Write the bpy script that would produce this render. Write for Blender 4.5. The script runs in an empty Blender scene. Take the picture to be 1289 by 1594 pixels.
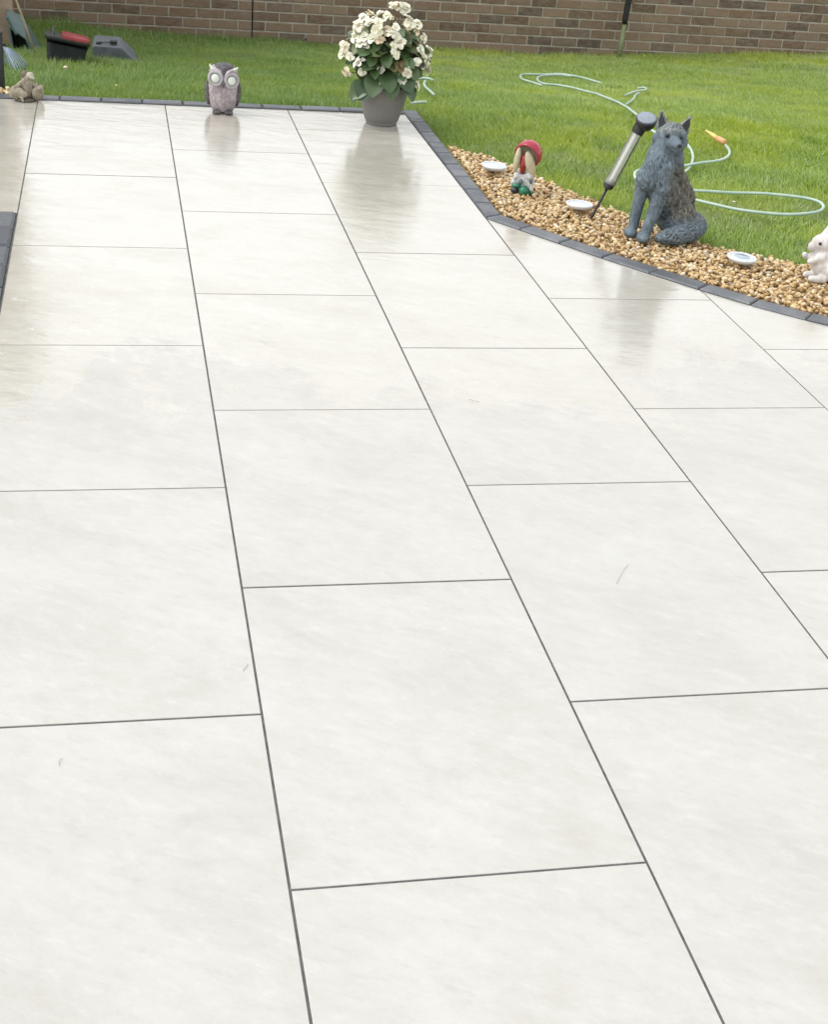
import bpy, bmesh, math, random
import numpy as np
from mathutils import Vector, Matrix, noise as mnoise

random.seed(7)
rng = np.random.default_rng(11)
scene = bpy.context.scene
COL = scene.collection

# ------------------------------------------------------------------ camera, sky, sun, exposure
CX, CZ = 0.3516, 1.585
FPX, PITCH, YAW, ROLL = 2145.65, 0.498795, 0.238443, 0.09425
cp, sp, cy_, sy_ = math.cos(PITCH), math.sin(PITCH), math.cos(YAW), math.sin(YAW)
FW = Vector((sy_ * cp, cy_ * cp, -sp))
RT0 = Vector((cy_, -sy_, 0.0))
UP0 = RT0.cross(FW)
RT = RT0 * math.cos(ROLL) + UP0 * math.sin(ROLL)
UP = UP0 * math.cos(ROLL) - RT0 * math.sin(ROLL)
cam_data = bpy.data.cameras.new('camera')
cam = bpy.data.objects.new('camera', cam_data)
COL.objects.link(cam)
cam_data.sensor_fit = 'HORIZONTAL'
cam_data.sensor_width = 36.0
cam_data.lens = 36.0 * FPX / 1289.0
cam_data.clip_start = 0.05
cam_data.clip_end = 500.0
M = Matrix(((RT.x, UP.x, -FW.x, CX), (RT.y, UP.y, -FW.y, 0.0), (RT.z, UP.z, -FW.z, CZ), (0, 0, 0, 1)))
cam.matrix_world = M
scene.camera = cam

SUN_EL, SUN_AZ = math.radians(57), math.radians(-78)     # azimuth clockwise from +Y: ahead, a little left, behind thin cloud
world = bpy.data.worlds.new('World')
scene.world = world
world.use_nodes = True
wn = world.node_tree
wn.nodes.clear()
w_out = wn.nodes.new('ShaderNodeOutputWorld')
w_bg = wn.nodes.new('ShaderNodeBackground')
w_sky = wn.nodes.new('ShaderNodeTexSky')
w_sky.sky_type = 'NISHITA'
w_sky.sun_disc = False
w_sky.sun_elevation = SUN_EL
w_sky.sun_rotation = SUN_AZ
w_sky.air_density = 2.0
w_sky.dust_density = 1.5
w_sky.ozone_density = 1.0
w_hsv = wn.nodes.new('ShaderNodeHueSaturation')
w_hsv.inputs['Saturation'].default_value = 0.12          # overcast: the blue is veiled by thin cloud
w_hsv.inputs['Value'].default_value = 1.0
wn.links.new(w_sky.outputs['Color'], w_hsv.inputs['Color'])
wn.links.new(w_hsv.outputs['Color'], w_bg.inputs['Color'])
w_bg.inputs['Strength'].default_value = 0.15
wn.links.new(w_bg.outputs['Background'], w_out.inputs['Surface'])

sun_data = bpy.data.lights.new('sun', 'SUN')
sun_data.energy = 0.5
sun_data.angle = math.radians(24)
sun_data.color = (1.0, 0.97, 0.92)
sun = bpy.data.objects.new('sun', sun_data)
COL.objects.link(sun)
sdir = Vector((math.sin(SUN_AZ) * math.cos(SUN_EL), math.cos(SUN_AZ) * math.cos(SUN_EL), math.sin(SUN_EL)))
sun.rotation_euler = sdir.to_track_quat('Z', 'Y').to_euler()
sun.location = sdir * 30

vs = scene.view_settings
vs.view_transform = 'Standard'
vs.look = 'None'
vs.gamma = 1.0
vs.use_curve_mapping = False
vs.exposure = 0.84
scene.cycles.max_bounces = 6
scene.cycles.transparent_max_bounces = 12


def project(x, y, z):
    d = Vector((x - CX, y, z - CZ))
    w = d.dot(FW)
    if w < 0.05:
        return None
    return 644.5 + FPX * d.dot(RT) / w, 797 - FPX * d.dot(UP) / w


def in_view(x, y, z, m=25):
    q = project(x, y, z)
    return q is not None and -m < q[0] < 1289 + m and -m < q[1] < 1594 + m


def lawn_z(x, y):
    t = np.clip((y - 7.05) / 4.35, 0, 1.2)
    s = np.clip((x - 3.5) / 3.5, 0, 1)
    s = s * s * (3 - 2 * s)
    return -t * (0.5 - 0.13 * s)


# ------------------------------------------------------------------ object helpers
def tag(o, label, cat, group=None, kind=None):
    o['label'] = label
    o['category'] = cat
    if group:
        o['group'] = group
    if kind:
        o['kind'] = kind
    return o


def thing(name, label, cat, loc=(0, 0, 0), rz=0.0, group=None):
    o = bpy.data.objects.new(name, None)
    o.empty_display_size = 0.05
    COL.objects.link(o)
    o.location = loc
    o.rotation_euler = (0, 0, rz)
    return tag(o, label, cat, group)


def link(name, mesh, parent=None, loc=None, rot=None, scale=None):
    o = bpy.data.objects.new(name, mesh)
    COL.objects.link(o)
    if parent is not None:
        o.parent = parent
    if loc is not None:
        o.location = loc
    if rot is not None:
        o.rotation_euler = rot
    if scale is not None:
        o.scale = scale
    return o


class MB:
    """collects shapes into one mesh"""

    def __init__(self):
        self.v, self.f = [], []

    def add(self, vs_, fs_):
        n = len(self.v)
        self.v += [tuple(a) for a in vs_]
        self.f += [tuple(i + n for i in f) for f in fs_]
        return self

    def box(self, c, s, R=None, ch=0.0):
        hx, hy, hz = s[0] / 2, s[1] / 2, s[2] / 2
        if ch <= 0:
            pts = [Vector((sx * hx, sy * hy, sz * hz)) for sz in (-1, 1) for sx, sy in ((-1, -1), (1, -1), (1, 1), (-1, 1))]
            fs = [(3, 2, 1, 0), (4, 5, 6, 7), (0, 1, 5, 4), (1, 2, 6, 5), (2, 3, 7, 6), (3, 0, 4, 7)]
            if R:
                pts = [R @ p for p in pts]
            return self.add([p + Vector(c) for p in pts], fs)
        bm = bmesh.new()
        bmesh.ops.create_cube(bm, size=1.0)
        for v in bm.verts:
            v.co = Vector((v.co.x * s[0], v.co.y * s[1], v.co.z * s[2]))
        bmesh.ops.bevel(bm, geom=bm.edges[:], offset=ch, segments=2, affect='EDGES', profile=0.5)
        bm.verts.index_update()
        pts = [(R @ v.co if R else v.co.copy()) + Vector(c) for v in bm.verts]
        fs = [tuple(v.index for v in f.verts) for f in bm.faces]
        bm.free()
        return self.add(pts, fs)

    def ell(self, c, r, R=None, nu=16, nv=10):
        pts, fs = [], []
        pts.append(Vector((0, 0, -r[2])))
        for j in range(1, nv):
            a = -math.pi / 2 + math.pi * j / nv
            for i in range(nu):
                b = 2 * math.pi * i / nu
                pts.append(Vector((r[0] * math.cos(a) * math.cos(b), r[1] * math.cos(a) * math.sin(b), r[2] * math.sin(a))))
        pts.append(Vector((0, 0, r[2])))
        for i in range(nu):
            fs.append((0, 1 + (i + 1) % nu, 1 + i))
        for j in range(nv - 2):
            for i in range(nu):
                a0 = 1 + j * nu + i
                a1 = 1 + j * nu + (i + 1) % nu
                fs.append((a0, a1, a1 + nu, a0 + nu))
        top = len(pts) - 1
        b0 = 1 + (nv - 2) * nu
        for i in range(nu):
            fs.append((b0 + i, b0 + (i + 1) % nu, top))
        if R:
            pts = [R @ p for p in pts]
        return self.add([p + Vector(c) for p in pts], fs)

    def tube(self, path, radii, n=10, cap=True, flat=None):
        path = [Vector(p) for p in path]
        if not hasattr(radii, '__len__'):
            radii = [radii] * len(path)
        pts, fs = [], []
        prev = None
        m = len(path)
        for k, p in enumerate(path):
            t = (path[min(k + 1, m - 1)] - path[max(k - 1, 0)]).normalized()
            if prev is None:
                a = Vector((0, 0, 1)) if abs(t.z) < 0.9 else Vector((1, 0, 0))
                u = t.cross(a).normalized()
            else:
                u = (prev - t * prev.dot(t)).normalized()
            prev = u
            w = t.cross(u)
            for i in range(n):
                b = 2 * math.pi * i / n
                pts.append(p + (u * math.cos(b) + w * math.sin(b)) * radii[k])
        for k in range(m - 1):
            for i in range(n):
                a0, a1 = k * n + i, k * n + (i + 1) % n
                fs.append((a0, a1, a1 + n, a0 + n))
        if cap:
            fs.append(tuple(reversed(range(n))))
            fs.append(tuple((m - 1) * n + i for i in range(n)))
        return self.add(pts, fs)

    def cap(self, p0, r0, p1, r1, n=14):
        """tapered capsule with round ends"""
        p0, p1 = Vector(p0), Vector(p1)
        t = (p1 - p0).normalized()
        path, rad = [], []
        for k in range(5):
            a = -math.pi / 2 * (1 - k / 4)
            path.append(p0 + t * r0 * math.sin(a))
            rad.append(max(r0 * math.cos(a), r0 * 0.02))
        for k in range(1, 4):
            path.append(p0.lerp(p1, k / 4))
            rad.append(r0 + (r1 - r0) * k / 4)
        for k in range(5):
            a = math.pi / 2 * k / 4
            path.append(p1 + t * r1 * math.sin(a))
            rad.append(max(r1 * math.cos(a), r1 * 0.02))
        return self.tube(path, rad, n)

    def lathe(self, prof, n=32, c=(0, 0, 0), R=None, cap=True):
        pts, fs = [], []
        for r, z in prof:
            for i in range(n):
                b = 2 * math.pi * i / n
                pts.append(Vector((r * math.cos(b), r * math.sin(b), z)))
        for k in range(len(prof) - 1):
            for i in range(n):
                a0, a1 = k * n + i, k * n + (i + 1) % n
                fs.append((a0, a1, a1 + n, a0 + n))
        if cap:
            if prof[0][0] > 1e-6:
                fs.append(tuple(reversed(range(n))))
            if prof[-1][0] > 1e-6:
                fs.append(tuple((len(prof) - 1) * n + i for i in range(n)))
        if R:
            pts = [R @ p for p in pts]
        return self.add([p + Vector(c) for p in pts], fs)

    def prism(self, poly, z0, z1, ch=0.0):
        """polygon (counter-clockwise) extruded up, with a chamfered top edge"""
        n = len(poly)
        P = [Vector((p[0], p[1])) for p in poly]
        pts = [(p.x, p.y, z0) for p in P] + [(p.x, p.y, z1 - ch) for p in P]
        fs = [tuple(reversed(range(n)))]
        fs += [(i, (i + 1) % n, n + (i + 1) % n, n + i) for i in range(n)]
        if ch > 0:
            for i in range(n):
                e0 = (P[i] - P[i - 1]).normalized()
                e1 = (P[(i + 1) % n] - P[i]).normalized()
                n0, n1 = Vector((-e0.y, e0.x)), Vector((-e1.y, e1.x))
                b = n0 + n1
                b = b / max(b.dot(n0), 0.3)
                q = P[i] + b * ch
                pts.append((q.x, q.y, z1))
            fs += [(n + i, n + (i + 1) % n, 2 * n + (i + 1) % n, 2 * n + i) for i in range(n)]
            fs.append(tuple(2 * n + i for i in range(n)))
        else:
            fs.append(tuple(n + i for i in range(n)))
        return self.add(pts, fs)

    def mesh(self, name, mat, smooth=False, fix=True):
        me = bpy.data.meshes.new(name)
        me.from_pydata(self.v, [], self.f)
        if fix:
            bm = bmesh.new()
            bm.from_mesh(me)
            bmesh.ops.recalc_face_normals(bm, faces=bm.faces[:])
            bm.to_mesh(me)
            bm.free()
        if mat:
            me.materials.append(mat)
        if smooth:
            me.shade_smooth()
        return me

    def obj(self, name, mat, parent=None, smooth=False, loc=None, rot=None):
        return link(name, self.mesh(name, mat, smooth), parent, loc, rot)


def auto_smooth(o, ang=40):
    me = o.data
    me.shade_smooth()
    bm = bmesh.new()
    bm.from_mesh(me)
    for e in bm.edges:
        if len(e.link_faces) == 2 and e.calc_face_angle(0) > math.radians(ang):
            e.smooth = False
    bm.to_mesh(me)
    bm.free()
    return o


def blob(name, mb, mat, parent, voxel, smooth=4, disp=None):
    """fuse overlapping shapes into one continuous skin"""
    tmp = link('body', mb.mesh(name, mat, True))
    md = tmp.modifiers.new('r', 'REMESH')
    md.mode = 'VOXEL'
    md.voxel_size = voxel
    if smooth:
        sm = tmp.modifiers.new('s', 'SMOOTH')
        sm.factor = 0.5
        sm.iterations = smooth
    dg = bpy.context.evaluated_depsgraph_get()
    me = bpy.data.meshes.new_from_object(tmp.evaluated_get(dg))
    bpy.data.objects.remove(tmp)
    me.materials.clear()
    me.materials.append(mat)
    if disp:
        nr = [v.normal.copy() for v in me.vertices]
        for v, nn in zip(me.vertices, nr):
            v.co = v.co + nn * disp(v.co)
    me.shade_smooth()
    me.name = name
    return link(name, me, parent)


# ------------------------------------------------------------------ materials
class NT:
    def __init__(self, name):
        self.m = bpy.data.materials.new(name)
        self.m.use_nodes = True
        self.t = self.m.node_tree
        self.b = self.t.nodes['Principled BSDF']
        self.out = self.t.nodes['Material Output']

    def n(self, typ, **kw):
        nd = self.t.nodes.new(typ)
        for k, v in kw.items():
            setattr(nd, k, v)
        return nd

    def l(self, a, b):
        self.t.links.new(a, b)

    def setin(self, sock, v):
        if hasattr(v, 'node'):
            self.l(v, sock)
        else:
            sock.default_value = v

    def noise(self, vec, scale, detail=4, rough=0.55, dist=0.0):
        nd = self.n('ShaderNodeTexNoise')
        nd.inputs['Scale'].default_value = scale
        nd.inputs['Detail'].default_value = detail
        nd.inputs['Roughness'].default_value = rough
        nd.inputs['Distortion'].default_value = dist
        if vec is not None:
            self.l(vec, nd.inputs['Vector'])
        return nd.outputs['Fac']

    def ramp(self, fac, stops, interp='LINEAR'):
        r = self.n('ShaderNodeValToRGB')
        r.color_ramp.interpolation = interp
        e = r.color_ramp.elements
        while len(e) < len(stops):
            e.new(0.5)
        for k, (p, c) in enumerate(stops):
            e[k].position = p
            e[k].color = (c[0], c[1], c[2], 1) if hasattr(c, '__len__') else (c, c, c, 1)
        self.l(fac, r.inputs['Fac'])
        return r.outputs['Color']

    def mix(self, fac, a, b, mode='MIX'):
        m = self.n('ShaderNodeMix', data_type='RGBA', blend_type=mode)
        self.setin(m.inputs[0], fac)
        for s, v in ((m.inputs[6], a), (m.inputs[7], b)):
            if hasattr(v, 'node'):
                self.l(v, s)
            else:
                s.default_value = (v[0], v[1], v[2], 1)
        return m.outputs[2]

    def math(self, op, a, b=0.0, c=0.0, clamp=False):
        m = self.n('ShaderNodeMath', operation=op, use_clamp=clamp)
        self.setin(m.inputs[0], a)
        self.setin(m.inputs[1], b)
        self.setin(m.inputs[2], c)
        return m.outputs[0]

    def mrange(self, v, a, b, c=0.0, d=1.0, smooth=True):
        m = self.n('ShaderNodeMapRange', interpolation_type='SMOOTHSTEP' if smooth else 'LINEAR')
        self.setin(m.inputs['Value'], v)
        for k, x in (('From Min', a), ('From Max', b), ('To Min', c), ('To Max', d)):
            m.inputs[k].default_value = x
        return m.outputs['Result']

    def mapping(self, vec, scale=(1, 1, 1), rot=(0, 0, 0), loc=None):
        m = self.n('ShaderNodeMapping')
        self.l(vec, m.inputs['Vector'])
        m.inputs['Scale'].default_value = scale
        m.inputs['Rotation'].default_value = rot
        if loc is not None:
            self.setin(m.inputs['Location'], loc)
        return m.outputs['Vector']

    def aniso(self, vec, ang, sx, sy):
        a = self.mapping(vec, (1, 1, 1), (0, 0, -ang))
        return self.mapping(a, (sx, sy, sx))

    def bump(self, h, strength=0.3, dist=0.01, normal=None):
        b = self.n('ShaderNodeBump')
        self.l(h, b.inputs['Height'])
        self.setin(b.inputs['Strength'], strength)
        b.inputs['Distance'].default_value = dist
        if normal is not None:
            self.l(normal, b.inputs['Normal'])
        return b.outputs['Normal']

    def objvec(self, rnd=True):
        tc = self.n('ShaderNodeTexCoord').outputs['Object']
        if not rnd:
            return tc
        oi = self.n('ShaderNodeObjectInfo')
        v = self.n('ShaderNodeVectorMath', operation='MULTIPLY_ADD')
        cmb = self.n('ShaderNodeCombineXYZ')
        for k in range(3):
            self.l(oi.outputs['Random'], cmb.inputs[k])
        self.l(cmb.outputs[0], v.inputs[0])
        v.inputs[1].default_value = (37.0, 53.0, 11.0)
        self.l(tc, v.inputs[2])
        return v.outputs[0]

    def orand(self):
        return self.n('ShaderNodeObjectInfo').outputs['Random']

    def island(self):
        return self.n('ShaderNodeNewGeometry').outputs['Random Per Island']

    def wpos(self):
        return self.n('ShaderNodeNewGeometry').outputs['Position']


def simple(name, c1, c2=None, rough=0.5, scale=20, bump=0.0, bdist=0.004, spec=None, rvar=0.1, metallic=0.0):
    t = NT(name)
    vec = t.objvec(True)
    c2 = c2 or tuple(x * 0.8 for x in c1)
    f = t.noise(vec, scale, 5, 0.6)
    t.l(t.mix(t.mrange(f, 0.3, 0.7), c1, c2), t.b.inputs['Base Color'])
    f2 = t.noise(vec, scale * 2.7, 4)
    t.l(t.mrange(f2, 0.3, 0.7, max(rough - rvar, 0.02), min(rough + rvar, 1)), t.b.inputs['Roughness'])
    t.b.inputs['Metallic'].default_value = metallic
    if bump:
        t.l(t.bump(t.noise(vec, scale * 4, 6, 0.65), bump, bdist), t.b.inputs['Normal'])
    return t.m


def mat_slab():
    t = NT('riven_porcelain')
    pos = t.wpos()
    ov = t.objvec(True)
    sep = t.n('ShaderNodeSeparateXYZ')
    t.l(pos, sep.inputs[0])
    X, Y = sep.outputs[0], sep.outputs[1]
    # cloudy stone colour with a fine grain running diagonally
    n1 = t.noise(t.aniso(ov, -0.6, 1.8, 3.4), 1.5, 9, 0.68, 0.4)
    n2 = t.noise(ov, 1.9, 5, 0.6)
    grain = t.noise(t.aniso(ov, -0.5, 11, 27), 1.5, 8, 0.74, 0.3)
    mott = t.noise(t.aniso(ov, -0.5, 16, 24), 1.3, 9, 0.76, 0.2)
    speck = t.noise(ov, 150, 3, 0.6)
    base = t.ramp(n1, [(0.28, (0.452, 0.437, 0.398)), (0.5, (0.504, 0.491, 0.455)), (0.74, (0.546, 0.537, 0.508))])
    base = t.mix(t.mrange(n2, 0.4, 0.72, 0.0, 0.28), base, (0.51, 0.492, 0.44))
    base = t.mix(t.mrange(grain, 0.50, 0.72, 0.0, 0.40), base, (0.41, 0.395, 0.36))
    base = t.mix(t.mrange(grain, 0.48, 0.27, 0.0, 0.38), base, (0.62, 0.615, 0.60))
    base = t.mix(t.mrange(mott, 0.50, 0.70, 0.0, 0.36), base, (0.43, 0.41, 0.355))
    base = t.mix(t.mrange(mott, 0.48, 0.30, 0.0, 0.30), base, (0.62, 0.61, 0.585))
    base = t.mix(t.mrange(speck, 0.6, 0.78, 0.0, 0.16), base, (0.36, 0.34, 0.30))
    base = t.mix(t.mrange(t.orand(), 0, 1, 0.0, 0.16), base, (0.475, 0.462, 0.432))
    # faint dirty tide marks
    st = t.noise(t.mapping(pos, (1.0, 1.0, 1.0)), 2.6, 7, 0.66, 0.8)
    base = t.mix(t.mrange(st, 0.60, 0.76, 0.0, 0.28), base, (0.43, 0.40, 0.31))
    # water film: the far half of the terrace was rinsed; ragged edge, dry islands
    wn_ = t.noise(t.mapping(pos, (1.5, 1.0, 1.0)), 1.3, 7, 0.64, 0.5)
    yy = t.math('MULTIPLY_ADD', wn_, 3.4, Y)
    wet = t.mrange(yy, 4.2, 6.2)
    fine = t.noise(t.aniso(pos, -0.3, 4, 11), 2.0, 7, 0.66, 0.6)
    pud = t.mrange(t.math('MULTIPLY_ADD', fine, 0.7, wet), 0.86, 1.0)
    dampcol = t.mix(1.0, base, (0.985, 0.96, 0.90), 'MULTIPLY')
    t.l(t.mix(pud, base, dampcol), t.b.inputs['Base Color'])
    r = t.mrange(pud, 0, 1, 0.40, 0.22, False)
    r = t.math('MULTIPLY_ADD', t.math('SUBTRACT', fine, 0.5), 0.2, r)
    t.l(t.math('MAXIMUM', r, 0.08), t.b.inputs['Roughness'])
    t.b.inputs['IOR'].default_value = 1.5
    film = t.mrange(t.noise(t.aniso(pos, -0.2, 1.6, 3.6), 1.5, 7, 0.66, 0.5), 0.38, 0.54, 0.62, 1.0)
    t.l(t.math('MULTIPLY', pud, film), t.b.inputs['Coat Weight'])
    t.l(t.mrange(fine, 0.35, 0.65, 0.05, 0.20, False), t.b.inputs['Coat Roughness'])
    t.b.inputs['Coat IOR'].default_value = 1.55
    riv = t.noise(t.aniso(ov, -0.5, 5, 11), 1.3, 8, 0.64, 0.4)
    rip = t.noise(t.aniso(ov, -0.25, 3.0, 8.0), 1.2, 5, 0.6, 0.4)
    b1 = t.bump(riv, t.mrange(pud, 0, 1, 0.30, 0.14, False), 0.010)
    b2 = t.bump(rip, t.mrange(pud, 0, 1, 0.06, 0.12, False), 0.012, b1)
    t.l(b2, t.b.inputs['Normal'])
    t.l(t.bump(rip, 0.22, 0.012), t.b.inputs['Coat Normal'])
    return t.m


def mat_brick():
    t = NT('brown_brick')
    ov = t.objvec(True)
    r = t.orand()
    base = t.ramp(r, [(0.0, (0.13, 0.085, 0.055)), (0.2, (0.20, 0.13, 0.082)), (0.45, (0.245, 0.165, 0.107)), (0.65, (0.275, 0.195, 0.13)), (0.82, (0.19, 0.14, 0.10)), (1.0, (0.105, 0.075, 0.056))])
    f = t.noise(t.mapping(ov, (1, 1, 2.2)), 16, 6, 0.65)
    c = t.mix(t.mrange(f, 0.35, 0.75, 0, 0.55), base, (0.31, 0.255, 0.205))
    f2 = t.noise(ov, 60, 4, 0.6)
    c = t.mix(t.mrange(f2, 0.55, 0.75, 0, 0.6), c, (0.12, 0.08, 0.065))
    t.l(c, t.b.inputs['Base Color'])
    t.b.inputs['Roughness'].default_value = 0.9
    t.l(t.bump(t.noise(ov, 70, 6, 0.7), 0.6, 0.004), t.b.inputs['Normal'])
    return t.m


def mat_grass():
    t = NT('grass_blades')
    r = t.island()
    pos = t.wpos()
    sep = t.n('ShaderNodeSeparateXYZ')
    t.l(pos, sep.inputs[0])
    p1 = t.noise(pos, 1.1, 4, 0.6)
    p2 = t.noise(pos, 4.5, 4, 0.6)
    c = t.ramp(r, [(0.0, (0.15, 0.25, 0.045)), (0.3, (0.29, 0.42, 0.07)), (0.65, (0.40, 0.53, 0.11)), (0.9, (0.54, 0.63, 0.23)), (1.0, (0.68, 0.64, 0.40))])
    c = t.mix(t.mrange(p1, 0.42, 0.66, 0.0, 0.7), c, (0.50, 0.56, 0.08))
    c = t.mix(t.mrange(p2, 0.52, 0.72, 0.0, 0.5), c, (0.17, 0.28, 0.08))
    p3 = t.noise(pos, 2.3, 5, 0.65)
    c = t.mix(t.mrange(p3, 0.52, 0.68, 0.0, 0.7), c, (0.40, 0.46, 0.24))
    left_green = t.mrange(t.math('MULTIPLY_ADD', p1, 1.5, sep.outputs[0]), 1.4, 4.2, 0.65, 0.0)  # deeper green towards low x, edge broken up by patch noise
    c = t.mix(left_green, c, (0.115, 0.225, 0.028))
    t.t.nodes.remove(t.b)
    d = t.n('ShaderNodeBsdfDiffuse')
    tr = t.n('ShaderNodeBsdfTranslucent')
    gl = t.n('ShaderNodeBsdfGlossy')
    gl.inputs['Roughness'].default_value = 0.45
    gl.inputs['Color'].default_value = (0.9, 0.95, 0.9, 1)
    t.l(c, d.inputs['Color'])
    t.l(t.mix(1.0, c, (1.1, 1.15, 0.6), 'MULTIPLY'), tr.inputs['Color'])
    m1 = t.n('ShaderNodeMixShader')
    m1.inputs[0].default_value = 0.5
    t.l(d.outputs[0], m1.inputs[1])
    t.l(tr.outputs[0], m1.inputs[2])
    m2 = t.n('ShaderNodeMixShader')
    m2.inputs[0].default_value = 0.05
    t.l(m1.outputs[0], m2.inputs[1])
    t.l(gl.outputs[0], m2.inputs[2])
    t.l(m2.outputs[0], t.out.inputs['Surface'])
    return t.m


def mat_stones():
    t = NT('gravel_stones')
    r = t.island()
    c = t.ramp(r, [(0.0, (0.22, 0.125, 0.055)), (0.10, (0.38, 0.235, 0.10)), (0.35, (0.52, 0.35, 0.155)), (0.62, (0.62, 0.455, 0.235)), (0.84, (0.70, 0.57, 0.36)), (0.96, (0.74, 0.67, 0.52)), (1.0, (0.22, 0.15, 0.11))])
    pos = t.wpos()
    f = t.noise(pos, 130, 4, 0.6)
    c = t.mix(t.mrange(f, 0.45, 0.75, 0, 0.5), c, (0.33, 0.20, 0.09))
    t.l(c, t.b.inputs['Base Color'])
    t.b.inputs['Roughness'].default_value = 0.5
    t.l(t.bump(t.noise(pos, 260, 3), 0.3, 0.002), t.b.inputs['Normal'])
    return t.m


def mat_clear():
    t = NT('clear_plastic')
    t.t.nodes.remove(t.b)
    tr = t.n('ShaderNodeBsdfTransparent')
    tr.inputs['Color'].default_value = (0.985, 0.985, 0.98, 1)
    gl = t.n('ShaderNodeBsdfGlossy')
    gl.inputs['Roughness'].default_value = 0.08
    df = t.n('ShaderNodeBsdfDiffuse')
    df.inputs['Color'].default_value = (0.85, 0.85, 0.80, 1)
    m0 = t.n('ShaderNodeMixShader')
    m0.inputs[0].default_value = 0.22
    t.l(tr.outputs[0], m0.inputs[1])
    t.l(df.outputs[0], m0.inputs[2])
    fr = t.n('ShaderNodeFresnel')
    fr.inputs['IOR'].default_value = 1.5
    m = t.n('ShaderNodeMixShader')
    t.l(fr.outputs[0], m.inputs[0])
    t.l(m0.outputs[0], m.inputs[1])
    t.l(gl.outputs[0], m.inputs[2])
    t.l(m.outputs[0], t.out.inputs['Surface'])
    return t.m


def mat_statue(name, dark, mid, light, scale=40, bump=0.8, bd=0.004, rough=0.6):
    """weathered cast resin: grain, fur grooves, washed highlights"""
    t = NT(name)
    v = t.objvec(False)
    f = t.noise(t.mapping(v, (1, 1, 0.45)), scale, 5, 0.65, 0.5)
    g = t.noise(v, scale * 0.25, 4, 0.6)
    c = t.ramp(f, [(0.3, dark), (0.5, mid), (0.72, light)])
    c = t.mix(t.mrange(g, 0.4, 0.7, 0, 0.5), c, dark)
    t.l(c, t.b.inputs['Base Color'])
    t.b.inputs['Roughness'].default_value = rough
    if bump:
        t.l(t.bump(f, bump, bd), t.b.inputs['Normal'])
    return t.m


def mat_fox():
    t = NT('fox_resin')
    v = t.objvec(False)
    sep = t.n('ShaderNodeSeparateXYZ')
    t.l(v, sep.inputs[0])
    f = t.noise(t.mapping(v, (1, 1, 0.4)), 75, 6, 0.7, 0.8)
    g = t.noise(v, 14, 4, 0.6)
    pt = t.n('ShaderNodeNewGeometry').outputs['Pointiness']
    c = t.ramp(f, [(0.3, (0.058, 0.082, 0.10)), (0.5, (0.115, 0.155, 0.185)), (0.7, (0.21, 0.265, 0.30))])
    # bronze-brown weathering on back and haunch, worn paint
    back = t.mrange(t.math('MULTIPLY_ADD', g, 0.09, sep.outputs[0]), 0.035, 0.10)
    up = t.mrange(sep.outputs[2], 0.06, 0.12)
    low = t.mrange(sep.outputs[2], 0.33, 0.27)
    bk = t.math('MULTIPLY', t.math('MULTIPLY', back, up), low)
    cb = t.ramp(f, [(0.36, (0.03, 0.03, 0.027)), (0.52, (0.11, 0.105, 0.085)), (0.68, (0.30, 0.265, 0.20))])
    c = t.mix(bk, c, cb)
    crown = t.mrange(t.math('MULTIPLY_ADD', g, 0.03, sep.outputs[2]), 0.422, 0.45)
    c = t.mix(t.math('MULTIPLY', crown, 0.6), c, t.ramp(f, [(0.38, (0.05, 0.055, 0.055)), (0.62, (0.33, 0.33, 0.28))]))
    # darker in the carved grooves, paler on the ridges
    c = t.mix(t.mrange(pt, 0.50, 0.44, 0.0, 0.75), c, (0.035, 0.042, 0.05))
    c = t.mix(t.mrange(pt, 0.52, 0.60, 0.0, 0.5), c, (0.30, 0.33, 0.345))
    t.l(c, t.b.inputs['Base Color'])
    t.b.inputs['Roughness'].default_value = 0.5
    t.l(t.bump(f, 0.8, 0.005), t.b.inputs['Normal'])
    return t.m


def mat_petal():
    t = NT('begonia_petal')
    v = t.objvec(False)
    ln = t.n('ShaderNodeVectorMath', operation='LENGTH')
    t.l(v, ln.inputs[0])
    r = t.orand()
    edge = t.ramp(r, [(0.0, (0.84, 0.81, 0.62)), (0.78, (0.87, 0.86, 0.75)), (0.93, (0.80, 0.70, 0.50)), (1.0, (0.70, 0.54, 0.38))])
    c = t.mix(t.mrange(ln.outputs['Value'], 0.001, 0.008), (0.66, 0.62, 0.24), edge)
    t.l(c, t.b.inputs['Base Color'])
    t.b.inputs['Roughness'].default_value = 0.5
    t.b.inputs['Subsurface Weight'].default_value = 0.15
    t.b.inputs['Subsurface Radius'].default_value = (0.01, 0.01, 0.006)
    return t.m


def mat_leaf(nm='begonia_leaf', green=False):
    t = NT(nm)
    r = t.orand()
    c = t.ramp(r, [(0.0, (0.045, 0.09, 0.028)), (0.45, (0.085, 0.15, 0.045)), (0.68, (0.13, 0.185, 0.065)), (0.8, (0.19, 0.165, 0.06)), (0.92, (0.19, 0.11, 0.05)), (1.0, (0.09, 0.05, 0.035))])
    if green:
        c = t.ramp(r, [(0.0, (0.04, 0.085, 0.03)), (0.6, (0.065, 0.12, 0.042)), (1.0, (0.10, 0.15, 0.065))])
    v = t.objvec(False)
    f = t.noise(v, 60, 4)
    c = t.mix(t.mrange(f, 0.4, 0.7, 0, 0.35), c, (0.10, 0.13, 0.07))
    t.l(c, t.b.inputs['Base Color'])
    t.b.inputs['Roughness'].default_value = 0.35
    return t.m


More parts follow.
